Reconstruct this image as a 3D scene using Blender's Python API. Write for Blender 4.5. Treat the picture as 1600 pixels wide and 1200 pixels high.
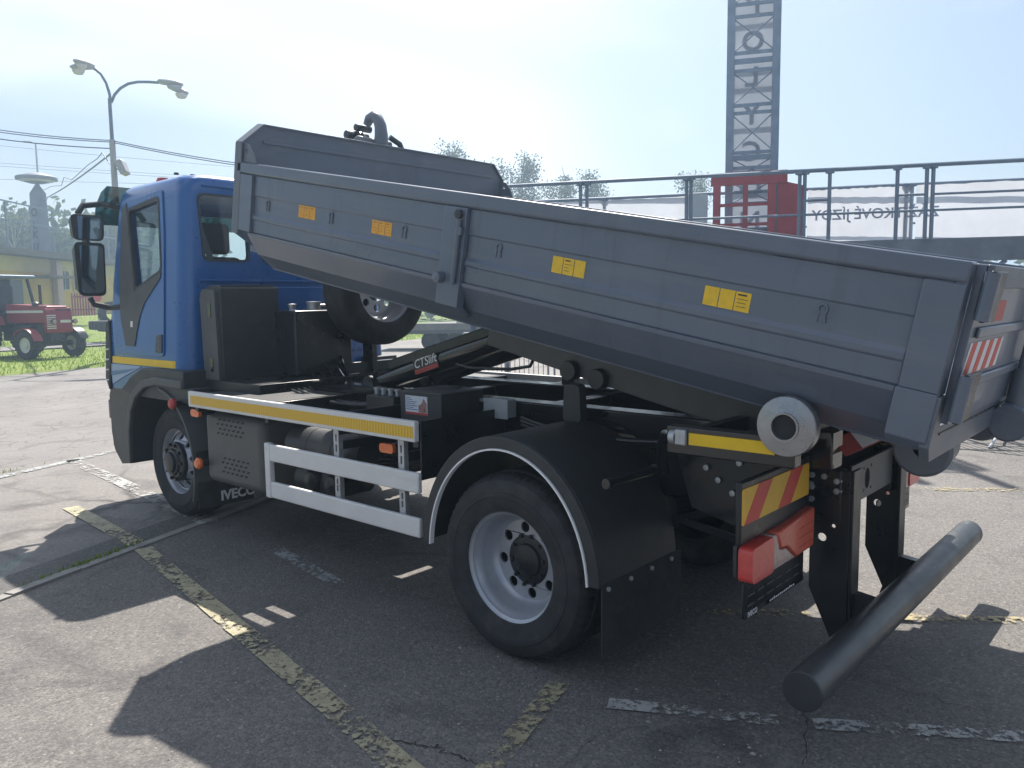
import bpy, bmesh, math, random
from mathutils import Vector, Matrix, geometry
random.seed(7)
R = math.radians
for o in list(bpy.data.objects): bpy.data.objects.remove(o)
scn = bpy.context.scene
COL = scn.collection

# ------------------------------------------------------------------ camera, sky, sun, exposure
FPX = 1253.5; YAW = R(41.40); PIT = R(6.02); ROL = R(-0.75)
CAM = Vector((2.4106, -2.7770, 1.75))
FW = Vector((-math.sin(YAW)*math.cos(PIT), math.cos(YAW)*math.cos(PIT), -math.sin(PIT)))
RT0 = Vector((math.cos(YAW), math.sin(YAW), 0)); UP0 = RT0.cross(FW)
RT = RT0*math.cos(ROL) + UP0*math.sin(ROL); UP = -RT0*math.sin(ROL) + UP0*math.cos(ROL)
cd = bpy.data.cameras.new('camera'); cam = bpy.data.objects.new('camera', cd); COL.objects.link(cam)
cd.sensor_width = 36; cd.lens = 36*FPX/1600; cd.clip_start = .05; cd.clip_end = 3000
cam.matrix_world = Matrix(((RT.x, UP.x, -FW.x, CAM.x), (RT.y, UP.y, -FW.y, CAM.y), (RT.z, UP.z, -FW.z, CAM.z), (0, 0, 0, 1)))
scn.camera = cam
SUN_AZ = R(-42.5); SUN_EL = R(53)
SUND = Vector((math.sin(SUN_AZ)*math.cos(SUN_EL), math.cos(SUN_AZ)*math.cos(SUN_EL), math.sin(SUN_EL)))
W = bpy.data.worlds.new('World'); scn.world = W; W.use_nodes = True
nt = W.node_tree; nt.nodes.clear()
sky = nt.nodes.new('ShaderNodeTexSky'); sky.sky_type = 'NISHITA'; sky.sun_disc = False
sky.sun_elevation = SUN_EL; sky.sun_rotation = SUN_AZ; sky.air_density = 1.1; sky.dust_density = 3.0; sky.ozone_density = 4.0; sky.altitude = 250
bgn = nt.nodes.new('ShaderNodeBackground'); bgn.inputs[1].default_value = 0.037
wo = nt.nodes.new('ShaderNodeOutputWorld')
tc = nt.nodes.new('ShaderNodeTexCoord'); mp = nt.nodes.new('ShaderNodeMapping'); mp.inputs['Scale'].default_value = (1.0, 1.0, 3.2); mp.inputs['Location'].default_value = (3.4, 1.8, 4.5)  # offset sets a white cloud patch where it also stands in for sun glow
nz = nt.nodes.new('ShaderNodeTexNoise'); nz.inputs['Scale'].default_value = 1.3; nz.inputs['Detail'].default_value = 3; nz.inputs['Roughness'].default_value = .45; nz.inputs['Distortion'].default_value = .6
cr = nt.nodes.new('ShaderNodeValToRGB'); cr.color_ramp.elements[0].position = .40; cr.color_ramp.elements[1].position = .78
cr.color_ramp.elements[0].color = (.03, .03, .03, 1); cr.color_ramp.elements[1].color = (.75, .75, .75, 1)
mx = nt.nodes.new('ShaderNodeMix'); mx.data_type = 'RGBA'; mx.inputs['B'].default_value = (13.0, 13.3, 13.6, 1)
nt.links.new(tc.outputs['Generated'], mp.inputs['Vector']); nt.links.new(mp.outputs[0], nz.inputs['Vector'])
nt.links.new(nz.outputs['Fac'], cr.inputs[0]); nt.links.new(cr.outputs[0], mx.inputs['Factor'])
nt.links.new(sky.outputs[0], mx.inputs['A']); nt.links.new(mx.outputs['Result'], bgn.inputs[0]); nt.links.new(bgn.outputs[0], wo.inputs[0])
sd = bpy.data.lights.new('sun', 'SUN'); sd.energy = 2.7; sd.angle = R(.53); sd.color = (1, .93, .84)
sun = bpy.data.objects.new('sun', sd); COL.objects.link(sun); sun.rotation_euler = SUND.to_track_quat('Z', 'Y').to_euler()
sun.location = (-20, 20, 40)
scn.view_settings.view_transform = 'Standard'; scn.view_settings.look = 'None'
scn.view_settings.gamma = 1; scn.view_settings.use_curve_mapping = False
scn.view_settings.exposure = 1.74
scn.render.engine = 'CYCLES'

def ray(u, v): return FW + RT*((u-800)/FPX) + UP*((600-v)/FPX)
def at(u, v, d): return CAM + ray(u, v)*d            # photo point at depth d in metres
def on(u, v, **k):                                   # photo point on a plane x=, y= or z=
    r = ray(u, v); (a, val), = k.items(); i = 'xyz'.index(a)
    return CAM + r*((val-CAM[i])/r[i])

# ------------------------------------------------------------------ materials
MATS = {}
def mat(name, col, rough=.5, metal=0, spec=.5, coat=0, var=0, vscale=6, bump=0, bscale=60, rvar=0, trans=0, emit=None, bdist=.01):
    if name in MATS: return MATS[name]
    m = bpy.data.materials.new(name); m.use_nodes = True; n = m.node_tree.nodes; l = m.node_tree.links; b = n['Principled BSDF']
    b.inputs['Base Color'].default_value = (*col, 1); b.inputs['Roughness'].default_value = rough; b.inputs['Metallic'].default_value = metal
    b.inputs['Specular IOR Level'].default_value = spec; b.inputs['Coat Weight'].default_value = coat; b.inputs['Coat Roughness'].default_value = .08
    if trans: b.inputs['Transmission Weight'].default_value = trans
    t = n.new('ShaderNodeTexCoord')
    if var or rvar:
        z = n.new('ShaderNodeTexNoise'); z.inputs['Scale'].default_value = vscale; z.inputs['Detail'].default_value = 6; z.inputs['Roughness'].default_value = .62
        l.new(t.outputs['Object'], z.inputs['Vector'])
        if var:
            mr = n.new('ShaderNodeMapRange'); mr.inputs[1].default_value = .3; mr.inputs[2].default_value = .7; mr.inputs[3].default_value = 1-var; mr.inputs[4].default_value = 1+var
            hv = n.new('ShaderNodeMix'); hv.data_type = 'RGBA'; hv.blend_type = 'MULTIPLY'; hv.inputs['Factor'].default_value = 1
            hv.inputs['A'].default_value = (*col, 1); l.new(z.outputs['Fac'], mr.inputs[0]); l.new(mr.outputs[0], hv.inputs['B']); l.new(hv.outputs['Result'], b.inputs['Base Color'])
        if rvar:
            m2 = n.new('ShaderNodeMapRange'); m2.inputs[1].default_value = .3; m2.inputs[2].default_value = .7; m2.inputs[3].default_value = max(.03, rough-rvar); m2.inputs[4].default_value = min(1, rough+rvar)
            l.new(z.outputs['Fac'], m2.inputs[0]); l.new(m2.outputs[0], b.inputs['Roughness'])
    if bump:
        z2 = n.new('ShaderNodeTexNoise'); z2.inputs['Scale'].default_value = bscale; z2.inputs['Detail'].default_value = 4; l.new(t.outputs['Object'], z2.inputs['Vector'])
        bp = n.new('ShaderNodeBump'); bp.inputs['Strength'].default_value = bump; bp.inputs['Distance'].default_value = bdist; l.new(z2.outputs['Fac'], bp.inputs['Height']); l.new(bp.outputs[0], b.inputs['Normal'])
    if emit: b.inputs['Emission Color'].default_value = (*emit[0], 1); b.inputs['Emission Strength'].default_value = emit[1]
    MATS[name] = m; return m
M_blue = mat('blue_paint', (.005, .100, .33), .30, coat=.5, var=.05, vscale=3, rvar=.05)
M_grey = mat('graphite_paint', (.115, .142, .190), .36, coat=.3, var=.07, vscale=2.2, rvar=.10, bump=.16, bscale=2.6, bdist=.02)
M_greyl = mat('graphite_light', (.13, .148, .178), .42, var=.08, vscale=3, rvar=.08)
M_black = mat('chassis_black', (.014, .017, .021), .33, var=.35, vscale=5, rvar=.12)
M_gloss = mat('gloss_black', (.012, .013, .015), .14, coat=.5, rvar=.08)
M_plastic = mat('dark_plastic', (.032, .036, .04), .5, var=.2, vscale=8, bump=.12, bscale=240, bdist=.002)
M_plasticg = mat('grey_plastic', (.085, .09, .09), .55, var=.12, vscale=6, bump=.1, bscale=220, bdist=.002)
M_rubber = mat('rubber', (.034, .036, .039), .75, var=.3, vscale=9, bump=.12, bscale=90, spec=.3)
M_alu = mat('brushed_aluminium', (.70, .70, .69), .42, metal=.1, var=.06, vscale=4, rvar=.08)
M_steel = mat('bare_steel', (.34, .35, .37), .34, metal=.8, var=.15, vscale=14, rvar=.12)
M_zinc = mat('galvanised', (.46, .48, .5), .42, metal=.5, var=.2, vscale=20)
M_rim = mat('silver_rim', (.40, .42, .46), .36, metal=.5, var=.14, vscale=8, rvar=.07)
M_orange = mat('orange_lens', (.85, .17, .02), .22, coat=.6, var=.12, vscale=60)
M_red = mat('red_lens', (.62, .06, .05), .3, coat=.5, var=.15, vscale=40)
M_redref = mat('red_reflector', (.45, .05, .045), .4, var=.1, vscale=30)
M_clear = mat('clear_lens', (.38, .27, .25), .18, coat=.5, var=.2, vscale=50)
M_white = mat('white_paint', (.74, .75, .75), .45, var=.05)
M_trim = mat('white_trim', (.8, .8, .8), .4)
M_yellow = mat('yellow_sheet', (.80, .52, .01), .42, var=.06, vscale=12)
M_yred = mat('plate_red', (.62, .07, .05), .45, var=.08, vscale=12)
M_yyel = mat('plate_yellow', (.78, .46, .04), .45, var=.06, vscale=12)
M_stick = mat('orange_sticker', (.80, .38, .02), .5, var=.1, vscale=40)
M_sticky = mat('yellow_sticker', (.82, .52, .02), .5, var=.08, vscale=40)
M_ink = mat('print_ink', (.04, .035, .03), .6)
M_boxg = mat('junction_grey', (.40, .43, .44), .5, var=.06)
M_seat = mat('seat_fabric', (.03, .034, .04), .9, var=.2, vscale=30)
M_tracred = mat('tractor_red', (.24, .015, .028), .45, var=.15, vscale=8, coat=.2)
M_trwhite = mat('aged_white', (.60, .60, .57), .5, var=.12, vscale=10)
M_galv = mat('walkway_steel', (.15, .20, .265), .5, metal=.2, var=.18, vscale=5)
M_tower = mat('tower_steel', (.20, .265, .35), .5, metal=.2, var=.15, vscale=4)
M_redsteel = mat('red_steel', (.33, .035, .045), .5, var=.2, vscale=3)
M_wall = mat('ochre_render', (.60, .41, .07), .85, var=.14, vscale=.7, bump=.1, bscale=30)
M_wallw = mat('pale_render', (.58, .46, .20), .85, var=.1, vscale=.8)
M_roofd = mat('roof_felt', (.10, .095, .09), .85, var=.2, vscale=1.5)
M_dglass = mat('dark_window', (.02, .03, .035), .1, coat=.3)
M_bark = mat('birch_bark', (.42, .40, .37), .8, var=.5, vscale=12)
M_lampg = mat('lamp_grey', (.36, .37, .38), .5, var=.1, vscale=10)
M_concr = mat('precast', (.26, .25, .235), .85, var=.2, vscale=6, bump=.2, bscale=50)

def dusty(m, col, lo, hi, amt, scale=(2, 2, 2), det=7):     # dust and grime with a shape of its own over the base colour
    n = m.node_tree.nodes; l = m.node_tree.links; b = n['Principled BSDF']; t = n.new('ShaderNodeTexCoord'); mp_ = n.new('ShaderNodeMapping'); mp_.inputs['Scale'].default_value = scale
    l.new(t.outputs['Object'], mp_.inputs[0]); z = n.new('ShaderNodeTexNoise'); z.inputs['Scale'].default_value = 1; z.inputs['Detail'].default_value = det; z.inputs['Roughness'].default_value = .68; l.new(mp_.outputs[0], z.inputs['Vector'])
    r = n.new('ShaderNodeMapRange'); r.inputs[1].default_value = lo; r.inputs[2].default_value = hi; r.inputs[3].default_value = 0; r.inputs[4].default_value = amt; l.new(z.outputs['Fac'], r.inputs[0])
    x = n.new('ShaderNodeMix'); x.data_type = 'RGBA'; x.inputs['B'].default_value = (*col, 1); l.new(r.outputs[0], x.inputs['Factor'])
    src = b.inputs['Base Color'].links
    if src: l.new(src[0].from_socket, x.inputs['A'])
    else: x.inputs['A'].default_value = b.inputs['Base Color'].default_value
    l.new(x.outputs['Result'], b.inputs['Base Color'])
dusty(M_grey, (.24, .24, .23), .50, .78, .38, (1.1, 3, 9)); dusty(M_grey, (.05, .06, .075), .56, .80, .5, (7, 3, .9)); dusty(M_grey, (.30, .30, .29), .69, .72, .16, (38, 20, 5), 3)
dusty(M_black, (.10, .095, .085), .56, .82, .22, (5, 5, 5)); dusty(M_rubber, (.13, .12, .105), .50, .78, .45, (6, 6, 6)); dusty(M_plastic, (.11, .105, .095), .54, .82, .35, (4, 4, 6))
dusty(M_rim, (.20, .17, .14), .54, .80, .5, (8, 8, 8)); dusty(M_blue, (.10, .16, .26), .58, .85, .25, (3, 3, 8)); dusty(M_alu, (.42, .40, .37), .54, .8, .4, (3, 5, 12))
def glass_mat(name, tint, refl=1.0, base=.0):
    m = bpy.data.materials.new(name); m.use_nodes = True; n = m.node_tree.nodes; l = m.node_tree.links; n.clear()
    o = n.new('ShaderNodeOutputMaterial'); mi = n.new('ShaderNodeMixShader'); t = n.new('ShaderNodeBsdfTransparent'); g = n.new('ShaderNodeBsdfGlossy')
    g.inputs['Roughness'].default_value = .015; t.inputs[0].default_value = (*tint, 1); f = n.new('ShaderNodeFresnel'); ge = n.new('ShaderNodeNewGeometry'); io = n.new('ShaderNodeMapRange'); io.inputs[3].default_value = 1.5; io.inputs[4].default_value = 1/1.5; l.new(ge.outputs['Backfacing'], io.inputs[0]); l.new(io.outputs[0], f.inputs[0])
    ma = n.new('ShaderNodeMath'); ma.operation = 'MULTIPLY_ADD'; ma.inputs[1].default_value = refl; ma.inputs[2].default_value = base
    l.new(f.outputs[0], ma.inputs[0]); l.new(ma.outputs[0], mi.inputs[0]); l.new(t.outputs[0], mi.inputs[1]); l.new(g.outputs[0], mi.inputs[2]); l.new(mi.outputs[0], o.inputs[0])
    MATS[name] = m; return m
M_glass = glass_mat('window_glass', (.93, .97, .97))
M_visor = glass_mat('tinted_visor', (.16, .30, .32), 1.0, .05)
M_mirror = mat('mirror_glass', (.42, .47, .50), .03, metal=1)

def leaf_mat(name, col, tr=.35, var=.35):
    m = bpy.data.materials.new(name); m.use_nodes = True; n = m.node_tree.nodes; l = m.node_tree.links; n.clear()
    o = n.new('ShaderNodeOutputMaterial'); mi = n.new('ShaderNodeMixShader'); d = n.new('ShaderNodeBsdfDiffuse'); t = n.new('ShaderNodeBsdfTranslucent')
    g = n.new('ShaderNodeNewGeometry'); hs = n.new('ShaderNodeHueSaturation'); hs.inputs['Color'].default_value = (*col, 1)
    mr = n.new('ShaderNodeMapRange'); mr.inputs[3].default_value = 1-var; mr.inputs[4].default_value = 1+var; l.new(g.outputs['Random Per Island'], mr.inputs[0]); l.new(mr.outputs[0], hs.inputs['Value'])
    l.new(hs.outputs[0], d.inputs[0]); l.new(hs.outputs[0], t.inputs[0]); mi.inputs[0].default_value = tr; l.new(d.outputs[0], mi.inputs[1]); l.new(t.outputs[0], mi.inputs[2]); l.new(mi.outputs[0], o.inputs[0])
    MATS[name] = m; return m
M_birch = leaf_mat('birch_leaf', (.085, .10, .055))
M_wood = leaf_mat('wood_leaf', (.085, .115, .03))
M_grass = leaf_mat('grass_blade', (.20, .29, .04), .45)

def nodes_mat(name):
    m = bpy.data.materials.new(name); m.use_nodes = True; MATS[name] = m
    return m, m.node_tree.nodes, m.node_tree.links, m.node_tree.nodes['Principled BSDF']
def ramp(n, l, src, stops):
    c = n.new('ShaderNodeValToRGB'); e = c.color_ramp.elements
    while len(e) < len(stops): e.new(.5)
    for i, (p, col) in enumerate(stops): e[i].position = p; e[i].color = (*col, 1) if len(col) == 3 else col
    l.new(src, c.inputs[0]); return c.outputs[0]
def noise(n, l, vec, scale, detail=5, rough=.6, dist=0):
    z = n.new('ShaderNodeTexNoise'); z.inputs['Scale'].default_value = scale; z.inputs['Detail'].default_value = detail; z.inputs['Roughness'].default_value = rough; z.inputs['Distortion'].default_value = dist
    l.new(vec, z.inputs['Vector']); return z.outputs['Fac']
def mixc(n, l, f, a, b, mode='MIX'):
    x = n.new('ShaderNodeMix'); x.data_type = 'RGBA'; x.blend_type = mode
    for s, k in ((f, 'Factor'), (a, 'A'), (b, 'B')):
        if isinstance(s, (int, float)): x.inputs[k].default_value = s
        elif isinstance(s, tuple): x.inputs[k].default_value = (*s, 1)
        else: l.new(s, x.inputs[k])
    return x.outputs['Result']
def asphalt(name, base, crack=0, stonec=1.0, moss=0):
    m, n, l, b = nodes_mat(name); g = n.new('ShaderNodeNewGeometry'); p = g.outputs['Position']
    big = ramp(n, l, noise(n, l, p, .55, 6, .6), [(.3, tuple(c*.82 for c in base)), (.7, tuple(c*1.16 for c in base))])
    v = n.new('ShaderNodeTexVoronoi'); v.inputs['Scale'].default_value = 95; l.new(p, v.inputs['Vector'])
    st = ramp(n, l, v.outputs['Color'], [(.0, (.62, .62, .64)), (.55, (.95, .95, .95)), (.85, (1.25, 1.22, 1.18)), (1, (1.9, 1.85, 1.75))])
    c = mixc(n, l, stonec, big, st, 'MULTIPLY')
    fine = ramp(n, l, noise(n, l, p, 28, 5, .7), [(.3, (.75, .75, .76)), (.7, (1.2, 1.2, 1.18))])
    c = mixc(n, l, .8, c, fine, 'MULTIPLY')
    stain = ramp(n, l, noise(n, l, p, 1.7, 3, .5, 1.2), [(.55, (1, 1, 1)), (.72, (.62, .62, .65))])
    c = mixc(n, l, .8, c, stain, 'MULTIPLY')
    hsrc = v.outputs['Distance']
    bp = n.new('ShaderNodeBump'); bp.inputs['Strength'].default_value = .55; bp.inputs['Distance'].default_value = .006; l.new(hsrc, bp.inputs['Height']); bp.invert = True
    nrm = bp.outputs[0]
    if crack:
        wv = n.new('ShaderNodeVectorMath'); wv.operation = 'MULTIPLY_ADD'; nn = n.new('ShaderNodeTexNoise'); nn.inputs['Scale'].default_value = 2.5; nn.inputs['Detail'].default_value = 4; l.new(p, nn.inputs['Vector'])
        l.new(nn.outputs['Color'], wv.inputs[0]); wv.inputs[1].default_value = (.35, .35, .35); l.new(p, wv.inputs[2])
        cv = n.new('ShaderNodeTexVoronoi'); cv.feature = 'DISTANCE_TO_EDGE'; cv.inputs['Scale'].default_value = crack; l.new(wv.outputs[0], cv.inputs['Vector'])
        line = ramp(n, l, cv.outputs['Distance'], [(0, (1, 1, 1)), (.035, (0, 0, 0))])
        mask = ramp(n, l, noise(n, l, p, .5, 3), [(.42, (0, 0, 0)), (.6, (1, 1, 1))])
        f = mixc(n, l, 1.0, line, mask, 'MULTIPLY')
        c = mixc(n, l, f, c, tuple(x*.32 for x in base))
    l.new(c, b.inputs['Base Color']); b.inputs['Roughness'].default_value = .78; b.inputs['Specular IOR Level'].default_value = .35; l.new(nrm, b.inputs['Normal']); return m
M_asph = asphalt('asphalt', (.164, .156, .149))
M_strip = asphalt('worn_strip', (.205, .192, .183), crack=.7, stonec=.35)
M_road = asphalt('cracked_road', (.205, .193, .185), crack=2.6, stonec=.35)
def paint_mat(name, col, wear):
    m, n, l, b = nodes_mat(name); g = n.new('ShaderNodeNewGeometry'); p = g.outputs['Position']
    n1 = noise(n, l, p, 26, 6, .75); n2 = noise(n, l, p, 2.6, 3, .5)
    a = n.new('ShaderNodeMath'); a.operation = 'MULTIPLY_ADD'; a.inputs[1].default_value = .55; l.new(n2, a.inputs[0]); l.new(n1, a.inputs[2])
    f = ramp(n, l, a.outputs[0], [(wear, (0, 0, 0)), (wear+.07, (1, 1, 1))])
    l.new(f, b.inputs['Alpha']); dirt = ramp(n, l, noise(n, l, p, 9, 5, .7), [(.3, tuple(c*.6 for c in col)), (.7, col)])
    l.new(dirt, b.inputs['Base Color']); b.inputs['Roughness'].default_value = .7
    bp = n.new('ShaderNodeBump'); bp.inputs['Strength'].default_value = .5; bp.inputs['Distance'].default_value = .004; l.new(noise(n, l, p, 90, 3), bp.inputs['Height']); l.new(bp.outputs[0], b.inputs['Normal']); return m
M_pyel = paint_mat('worn_yellow_paint', (.45, .41, .27), .705)
M_pyel2 = paint_mat('faded_yellow_paint', (.42, .38, .24), .75)
M_pyel3 = paint_mat('ghost_yellow_paint', (.42, .36, .20), .80)
M_pwh = paint_mat('worn_white_paint', (.48, .48, .46), .745)
M_pwh2 = paint_mat('faded_white_paint', (.42, .44, .44), .75)
def grass_ground():
    m, n, l, b = nodes_mat('grass_soil'); g = n.new('ShaderNodeNewGeometry'); p = g.outputs['Position']
    c = ramp(n, l, noise(n, l, p, 1.1, 7, .7), [(.3, (.12, .165, .03)), (.5, (.18, .25, .04)), (.72, (.25, .26, .09))])
    l.new(c, b.inputs['Base Color']); b.inputs['Roughness'].default_value = .95
    bp = n.new('ShaderNodeBump'); bp.inputs['Strength'].default_value = .9; bp.inputs['Distance'].default_value = .05; l.new(noise(n, l, p, 14, 5, .7), bp.inputs['Height']); l.new(bp.outputs[0], b.inputs['Normal']); return m
M_gsoil = grass_ground()
def tape_mat():          # retro-reflective tape with scale pattern
    m, n, l, b = nodes_mat('scale_tape'); t = n.new('ShaderNodeTexCoord'); s = n.new('ShaderNodeSeparateXYZ'); l.new(t.outputs['Object'], s.inputs[0])
    def mth(op, a, bb, c=None):
        k = n.new('ShaderNodeMath'); k.operation = op
        for i, q in enumerate((a, bb, c)):
            if q is None: continue
            if isinstance(q, (int, float)): k.inputs[i].default_value = q
            else: l.new(q, k.inputs[i])
        return k.outputs[0]
    tri = mth('PINGPONG', s.outputs['Z'], .009); xx = mth('ADD', s.outputs['X'], mth('MULTIPLY', tri, 1.2)); sw = mth('PINGPONG', xx, .012)
    c = ramp(n, l, mth('MULTIPLY', sw, 83.0), [(.25, (.50, .27, .0)), (.5, (.80, .50, .01))])
    l.new(c, b.inputs['Base Color']); b.inputs['Roughness'].default_value = .35; b.inputs['Coat Weight'].default_value = .3; return m
M_tape = tape_mat()
def banner_mat(name, col, tr=.45):
    m = bpy.data.materials.new(name); m.use_nodes = True; n = m.node_tree.nodes; l = m.node_tree.links; n.clear()
    o = n.new('ShaderNodeOutputMaterial'); mi = n.new('ShaderNodeMixShader'); d = n.new('ShaderNodeBsdfDiffuse'); t = n.new('ShaderNodeBsdfTranslucent')
    tcn = n.new('ShaderNodeTexCoord'); c = ramp(n, l, noise(n, l, tcn.outputs['Object'], 1.6, 4), [(.3, tuple(x*.85 for x in col)), (.7, col)])
    l.new(c, d.inputs[0]); l.new(c, t.inputs[0]); mi.inputs[0].default_value = tr; l.new(d.outputs[0], mi.inputs[1]); l.new(t.outputs[0], mi.inputs[2]); l.new(mi.outputs[0], o.inputs[0]); MATS[name] = m; return m
M_banner = banner_mat('banner_cloth', (.58, .61, .66), .6)
M_bprint = banner_mat('banner_print', (.50, .53, .60), .58)
M_bprintr = banner_mat('banner_print_red', (.46, .33, .33), .35)

# ------------------------------------------------------------------ mesh helpers
class MB:
    def __init__(s): s.v = []; s.f = []
    def add(s, vs, fs):
        o = len(s.v); s.v += [tuple(q) for q in vs]; s.f += [tuple(i+o for i in f) for f in fs]; return s
    def box(s, x0, x1, y0, y1, z0, z1):
        return s.add([(x, y, z) for x in (x0, x1) for y in (y0, y1) for z in (z0, z1)], [(0, 1, 3, 2), (4, 6, 7, 5), (0, 4, 5, 1), (2, 3, 7, 6), (0, 2, 6, 4), (1, 5, 7, 3)])
    def obox(s, c, ax, ay, az, hx, hy, hz):          # oriented box
        c = Vector(c); vs = [c + ax*(i*hx) + ay*(j*hy) + az*(k*hz) for i in (-1, 1) for j in (-1, 1) for k in (-1, 1)]
        return s.add(vs, [(0, 1, 3, 2), (4, 6, 7, 5), (0, 4, 5, 1), (2, 3, 7, 6), (0, 2, 6, 4), (1, 5, 7, 3)])
    def bar(s, a, b, w, h, up=(0, 0, 1)):            # rectangular bar from a to b
        a = Vector(a); b = Vector(b); d = b-a; L = d.length; d.normalize(); y = Vector(up).cross(d)
        if y.length < 1e-4: y = Vector((0, 1, 0)).cross(d)
        y.normalize(); z = d.cross(y); return s.obox((a+b)/2, d, y, z, L/2, w/2, h/2)
    def tube(s, pts, r, n=12, caps=True):
        pts = [Vector(p) for p in pts]; rs = r if isinstance(r, (list, tuple)) else [r]*len(pts); o = len(s.v); nrm = None
        for i, p in enumerate(pts):
            d = (pts[min(i+1, len(pts)-1)] - pts[max(i-1, 0)]).normalized()
            if nrm is None: nrm = d.orthogonal().normalized()
            else: nrm = (nrm - d*nrm.dot(d)).normalized()
            b = d.cross(nrm)
            s.v += [tuple(p + (nrm*math.cos(2*math.pi*k/n) + b*math.sin(2*math.pi*k/n))*rs[i]) for k in range(n)]
        for i in range(len(pts)-1):
            for k in range(n): s.f.append((o+i*n+k, o+i*n+(k+1) % n, o+(i+1)*n+(k+1) % n, o+(i+1)*n+k))
        if caps: s.f.append(tuple(o+k for k in range(n))[::-1]); s.f.append(tuple(o+(len(pts)-1)*n+k for k in range(n)))
        return s
    def lathe(s, prof, c, n=48, axis='y', mod=None, close=False):      # prof: (r, t) t along axis
        o = len(s.v); c = Vector(c)
        for i, (r, t) in enumerate(prof):
            for k in range(n):
                a = 2*math.pi*k/n; rr = r*(mod(i, k) if mod else 1); p, q = rr*math.cos(a), rr*math.sin(a)
                s.v.append(tuple(c + (Vector((p, t, q)) if axis == 'y' else Vector((t, p, q)) if axis == 'x' else Vector((p, q, t)))))
        m = len(prof)
        for i in range(m if close else m-1):
            j = (i+1) % m
            for k in range(n): s.f.append((o+i*n+k, o+i*n+(k+1) % n, o+j*n+(k+1) % n, o+j*n+k))
        return s
    def prism(s, outer, f0, f1, holes=()):           # 2d polygon (with holes) between two maps
        loops = [list(outer)] + [list(h) for h in holes]; o = len(s.v); flat = [p for lp in loops for p in lp]; N = len(flat)
        s.v += [tuple(f0(*p)) for p in flat] + [tuple(f1(*p)) for p in flat]
        for t in geometry.tessellate_polygon([[Vector((p[0], p[1], 0)) for p in lp] for lp in loops]):
            s.f.append(tuple(o+i for i in t)); s.f.append(tuple(o+N+i for i in reversed(t)))
        b = o
        for lp in loops:
            k = len(lp)
            for i in range(k): j = (i+1) % k; s.f.append((b+i, b+j, b+N+j, b+N+i))
            b += k
        return s
    def sweep(s, sect, frames, caps=True, close=True):   # sect list of 2d pts, frames: functions
        o = len(s.v); m = len(sect)
        for fr in frames: s.v += [tuple(fr(*p)) for p in sect]
        for i in range(len(frames)-1):
            for k in range(m if close else m-1): j = (k+1) % m; s.f.append((o+i*m+k, o+i*m+j, o+(i+1)*m+j, o+(i+1)*m+k))
        if caps and close:
            for base, rev in ((o, False), (o+(len(frames)-1)*m, True)):
                for t in geometry.tessellate_polygon([[Vector((p[0], p[1], 0)) for p in sect]]): s.f.append(tuple(base+i for i in (reversed(t) if rev else t)))
        return s
    def mesh(s, name, smooth=35):
        me = bpy.data.meshes.new(name); me.from_pydata(s.v, [], s.f)
        bm = bmesh.new(); bm.from_mesh(me); bmesh.ops.recalc_face_normals(bm, faces=bm.faces); bm.to_mesh(me); bm.free()
        if smooth:
            me.polygons.foreach_set('use_smooth', [True]*len(me.polygons)); me.set_sharp_from_angle(angle=R(smooth))
        return me
def link(name, me, m, parent=None, bevel=0, seg=2, mats=None):
    o = bpy.data.objects.new(name, me); COL.objects.link(o)
    for k in (mats or [m]): me.materials.append(k) if len(me.materials) < len(mats or [m]) else None
    if parent: o.parent = parent
    if bevel:
        b = o.modifiers.new('bevel', 'BEVEL'); b.width = bevel; b.segments = seg; b.limit_method = 'ANGLE'; b.angle_limit = R(40)
    return o
def obj(name, mb, m, parent=None, bevel=0, seg=2, smooth=35): return link(name, mb.mesh(name, smooth), m, parent, bevel, seg)
def tag(o, label, cat, group=None): o['label'] = label; o['category'] = cat; (group and o.__setitem__('group', group)); return o
def struct(o): o['kind'] = 'structure'; return o
def stuff(o, label=None, cat=None):
    o['kind'] = 'stuff'
    if label: o['label'] = label; o['category'] = cat
    return o
def thing(name, label, cat, loc=(0, 0, 0), rot=(0, 0, 0), group=None):
    o = bpy.data.objects.new(name, None); COL.objects.link(o); o.location = loc; o.rotation_euler = rot; o.empty_display_size = .2
    return tag(o, label, cat, group)
def part(name, parent, loc=(0, 0, 0)):
    o = bpy.data.objects.new(name, None); COL.objects.link(o); o.parent = parent; o.location = loc; o.empty_display_size = .1; return o
def copy_tree(o, parent=None):
    c = o.copy(); COL.objects.link(c); c.parent = parent
    for ch in list(o.children): copy_tree(ch, c)
    return c
def circ(cx, cy, rx, ry=None, n=16, a0=0): ry = ry or rx; return [(cx+rx*math.cos(a0+2*math.pi*k/n), cy+ry*math.sin(a0+2*math.pi*k/n)) for k in range(n)]
def rpoly(pts, r, n=4):                              # polygon with rounded corners
    out = []; N = len(pts)
    for i in range(N):
        p = Vector(pts[i]); a = (Vector(pts[i-1])-p); b = (Vector(pts[(i+1) % N])-p); rr = min(r, a.length*.45, b.length*.45); a = p+a.normalized()*rr; b = p+b.normalized()*rr
        for k in range(n+1): t = k/n; q = a*(1-t)**2 + p*2*t*(1-t) + b*t*t; out.append((q.x, q.y))
    return out
def text(name, s, size, m, parent, M, ext=.0015, bold=0, shear=0):
    c = bpy.data.curves.new(name, 'FONT'); c.body = s; c.size = size; c.extrude = ext; c.offset = bold; c.shear = shear; c.align_x = 'CENTER'; c.align_y = 'CENTER'; c.resolution_u = 3
    t = bpy.data.objects.new(name, c); COL.objects.link(t); bpy.context.view_layer.update()
    me = bpy.data.meshes.new_from_object(t.evaluated_get(bpy.context.evaluated_depsgraph_get())); bpy.data.objects.remove(t)
    me.transform(M); me.materials.clear(); o = link(name, me, m, parent); return o
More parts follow.
